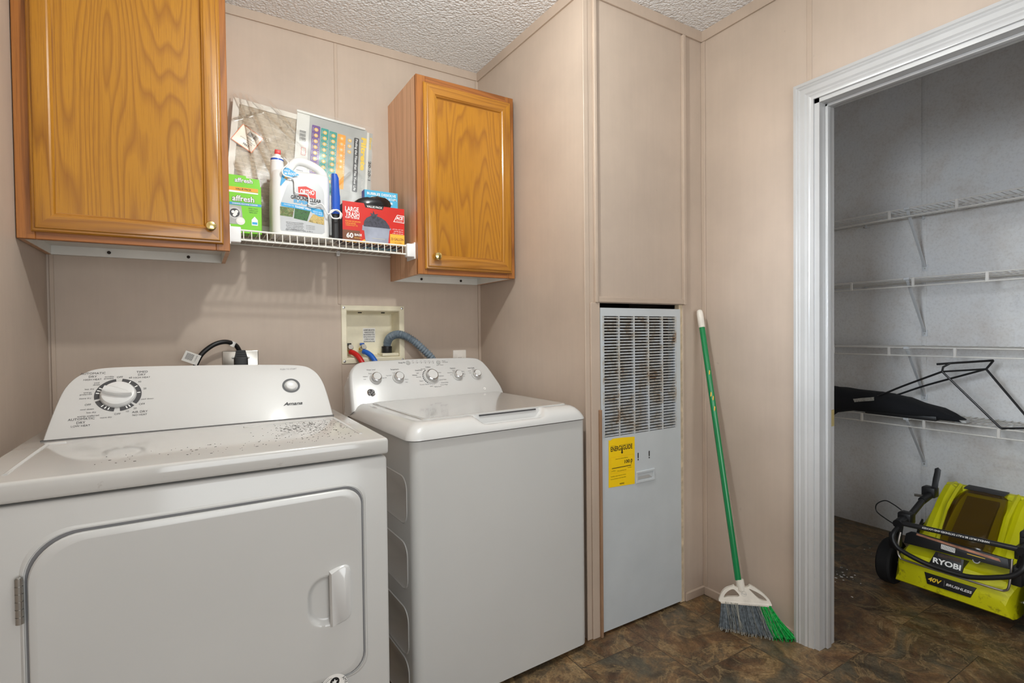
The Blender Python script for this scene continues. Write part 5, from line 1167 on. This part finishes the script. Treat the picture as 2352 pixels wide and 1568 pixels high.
# front plates with their lettering
FF = frame((0, .0035, .105), (1, 0, 0), (0, .16, 1))
m = MB(); m.prism([(-.082, .030), (.088, .032), (.070, -.012), (-.070, -.014)], -.004, .0135, 'mowblack', FF, .002); fp = m.build('front_plate', t)
m = MB(); m.text('40V', -.044, .009, .016, 'filtyellow', FF, w=.046, c=.0142, bold=.03, shear=.2); m.rect(-.013, -.0122, -.002, .021, .0142, 'greybtn', FF); m.text('BRUSHLESS', .034, .009, .0095, 'white', FF, w=.082, c=.0142, bold=.02, shear=.2); m.build('lettering', fp)
RF = frame((0, .026, .193), (1, 0, 0), (0, .35, 1))
m = MB(); m.prism([(-.074, -.026), (.038, -.026), (.038, .030), (-.056, .030)], -.06, .006, 'mowblack', RF, .003); fp = m.build('brand_plate', t)
m = MB(); m.text('RYOBI', -.014, -.005, .0200, 'white', RF, w=.092, c=.0067, bold=.035); m.rect(-.046, .030, .014, .027, .0067, 'coil', RF); m.build('lettering', fp)
# black cross flap with worn strip and labels
HF = frame((0, .045, .243), (1, 0, 0), (0, .25, 1))
m = MB(); m.prism([(-.172, -.026), (.172, -.010), (.165, .026), (-.150, .030), (-.168, .016)], -.03, .004, 'mowblack', HF, .003); fl = m.build('cross_flap', t)
m = MB(); m.poly([(-.130, .021), (.146, .008), (.140, .018), (-.128, .029)], .0046, 'warnstrip', HF); m.poly([(-.041, -.006), (.006, -.008), (.006, .011), (-.041, .013)], .005, 'creamlabel', HF)
for k in range(9): m.poly([(-.040+k*.005, -.005), (-.0385+k*.005, -.005), (-.0345+k*.005, .011), (-.036+k*.005, .011)], .0055, 'inklight', HF)
m.rect(.044, .100, .002, .0045, .005, 'filtyellow', HF); m.poly(arc(.074, -.012, .012, 180, 360, 12), .005, 'greybtn', HF); m.poly(arc(.074, -.011, .0095, 180, 360, 12), .0054, 'mowblack', HF); m.build('warning_labels', fl)
m = MB(); m.tube([(-.170, 0, .314), (.213, 0, .333)], .0105, 'mowtube', 14); hb = m.build('handle_crossbar', t)
m = MB(); BTX = frame((.02, -.0100, .3267), (-.383, 0, -.019), (0, -.3, -.95)); m.text('HANDLE MUST BE FULLY EXTENDED AND LOCKED!', .0, .0, .0072, 'white', BTX, w=.215, c=.0012, bold=.01); m.build('lettering', hb)
m = MB(); m.tube(smooth([(-.172, .02, .305), (-.182, -.03, .275), (-.180, -.042, .244), (-.154, -.044, .214), (-.073, -.044, .190), (.007, -.044, .185), (.081, -.044, .190), (.158, -.044, .219), (.206, -.04, .246), (.232, -.03, .287), (.226, 0, .327)], 6), .0095, 'mowblack', 12); m.build('drive_bail', t)
m = MB(); m.tube(smooth([(-.167, -.005, .275), (-.170, -.016, .235), (-.171, -.02, .196), (-.163, -.022, .174), (-.140, -.022, .166), (.021, -.022, .166), (.150, -.022, .167), (.176, -.022, .172), (.186, -.022, .190), (.189, -.012, .240), (.189, -.002, .290)], 5), .0042, 'zinc', 8); m.build('wire_bail', t)
for sg, x0 in ((-1, -.176), (1, .222)):
    m = MB(); z1 = .313 if sg < 0 else .333
    m.tube([(x0, .0, z1), (x0-.004*sg*0, .12, z1+.012), (x0*.98, .22, z1+.055)], .013, 'mowtube', 12); m.tube([(x0, -.012, z1-.005), (x0, .06, z1+.005)], .019, 'mowblack', 12); m.box(x0-.026, x0+.026, .045, .10, z1-.018, z1+.032, 'mowblack', .008)
    if sg < 0:
        m.tube([(x0+.002, .22, z1+.055), (x0+.012, .30, z1+.080)], .016, 'mowblack', 12); m.box(x0-.022, x0+.03, .275, .325, z1+.062, z1+.108, 'mowblack', .006); m.loft([[(x0+.018+dx, y, z+dz) for dx, dz in ((-.009, -.012), (.013, -.012), (.015, .004), (.004, .014), (-.009, .006))] for y, z in ((.30, z1+.10), (.315, z1+.14), (.33, z1+.165), (.335, z1+.182))], 'mowblack')
        m.tube([(x0-.045, .27, z1+.062), (x0-.008, .27, z1+.066)], .006, 'zinc', 8)
    else:
        m.box(x0-.03, x0+.03, .06, .12, z1-.03, z1+.05, 'mowblack', .008)
    m.build('handle_tube', t)
    m = MB()
    m.tube([(sg*.195, .03, .20), (x0, .01, z1-.01)], .014, 'mowblack', 10); m.box(sg*.20-.016, sg*.20+.016, .0, .06, .19, .26, 'mowblack', .006); m.build('folding_joint', t)
m = MB(); m.tube(smooth([(-.190, .06, .352), (-.225, .07, .366), (-.262, .08, .371), (-.296, .08, .345), (-.296, .08, .312), (-.250, .06, .295), (-.190, .03, .285)], 6), .0025, 'mowblack', 7); m.build('control_cable', t)
for lx, ly in ((-.246, .105), (.246, .105), (-.235, .47), (.235, .47)):
    R_ = .098
    T = frame((lx, ly, R_), (0, 1, 0), (0, 0, 1))
    m = MB(); m.lathe([(R_*.62, -.026), (R_*.93, -.028), (R_, -.020), (R_, .020), (R_*.93, .028), (R_*.62, .026)], 'tyre', T, 36)
    for k in range(26): m.box(-.024, .024, -.003, .003, R_-.002, R_+.0022, 'tyre', 0, T=T @ Matrix.Rotation(2*PI*k/26, 4, 'Z') @ frame((0, 0, 0), (0, 0, 1), (0, 1, 0)) @ Matrix.Identity(4)) if False else None
    wo = m.build('wheel', t); m = MB(); m.lathe([(R_*.63, -.018), (R_*.5, -.022), (R_*.2, -.012), (.001, -.012)], 'mowblack', T, 28); m.lathe([(R_*.63, .018), (R_*.5, .022), (R_*.2, .012), (.001, .012)], 'mowblack', T, 28); m.build('hub', wo)
m = MB(); m.tube([(-.24, .105, .098), (.24, .105, .098)], .008, 'zinc', 8); m.tube([(-.23, .47, .098), (.23, .47, .098)], .008, 'zinc', 8); m.box(-.15, .15, .08, .42, .07, .16, 'mowblack', .01); m.build('underbody', t)

# pale paint flecks on the closet floor
m = MB(); rnd = random.Random(21)
for k in range(34):
    x, y = rnd.choice(((2.95, -1.07), (2.98, -1.02), (3.35, -.98), (2.75, -1.10))); x += rnd.gauss(0, .05); y += rnd.gauss(0, .03); r_ = rnd.uniform(.001, .006)
    m.prism([(x+r_*rnd.uniform(.5, 1.4)*math.cos(q), y+r_*rnd.uniform(.5, 1.4)*math.sin(q)) for q in (0, 1, 2, 3, 4, 5)], 0.0002, 0.001, 'creamlabel')
o = m.build('paint_flecks', None, origin=(2.95, -1.05, 0)); o['kind'] = 'stuff'; tag(o, 'scatter of pale paint flecks on the dark closet floor beside the mower', 'paint flecks')
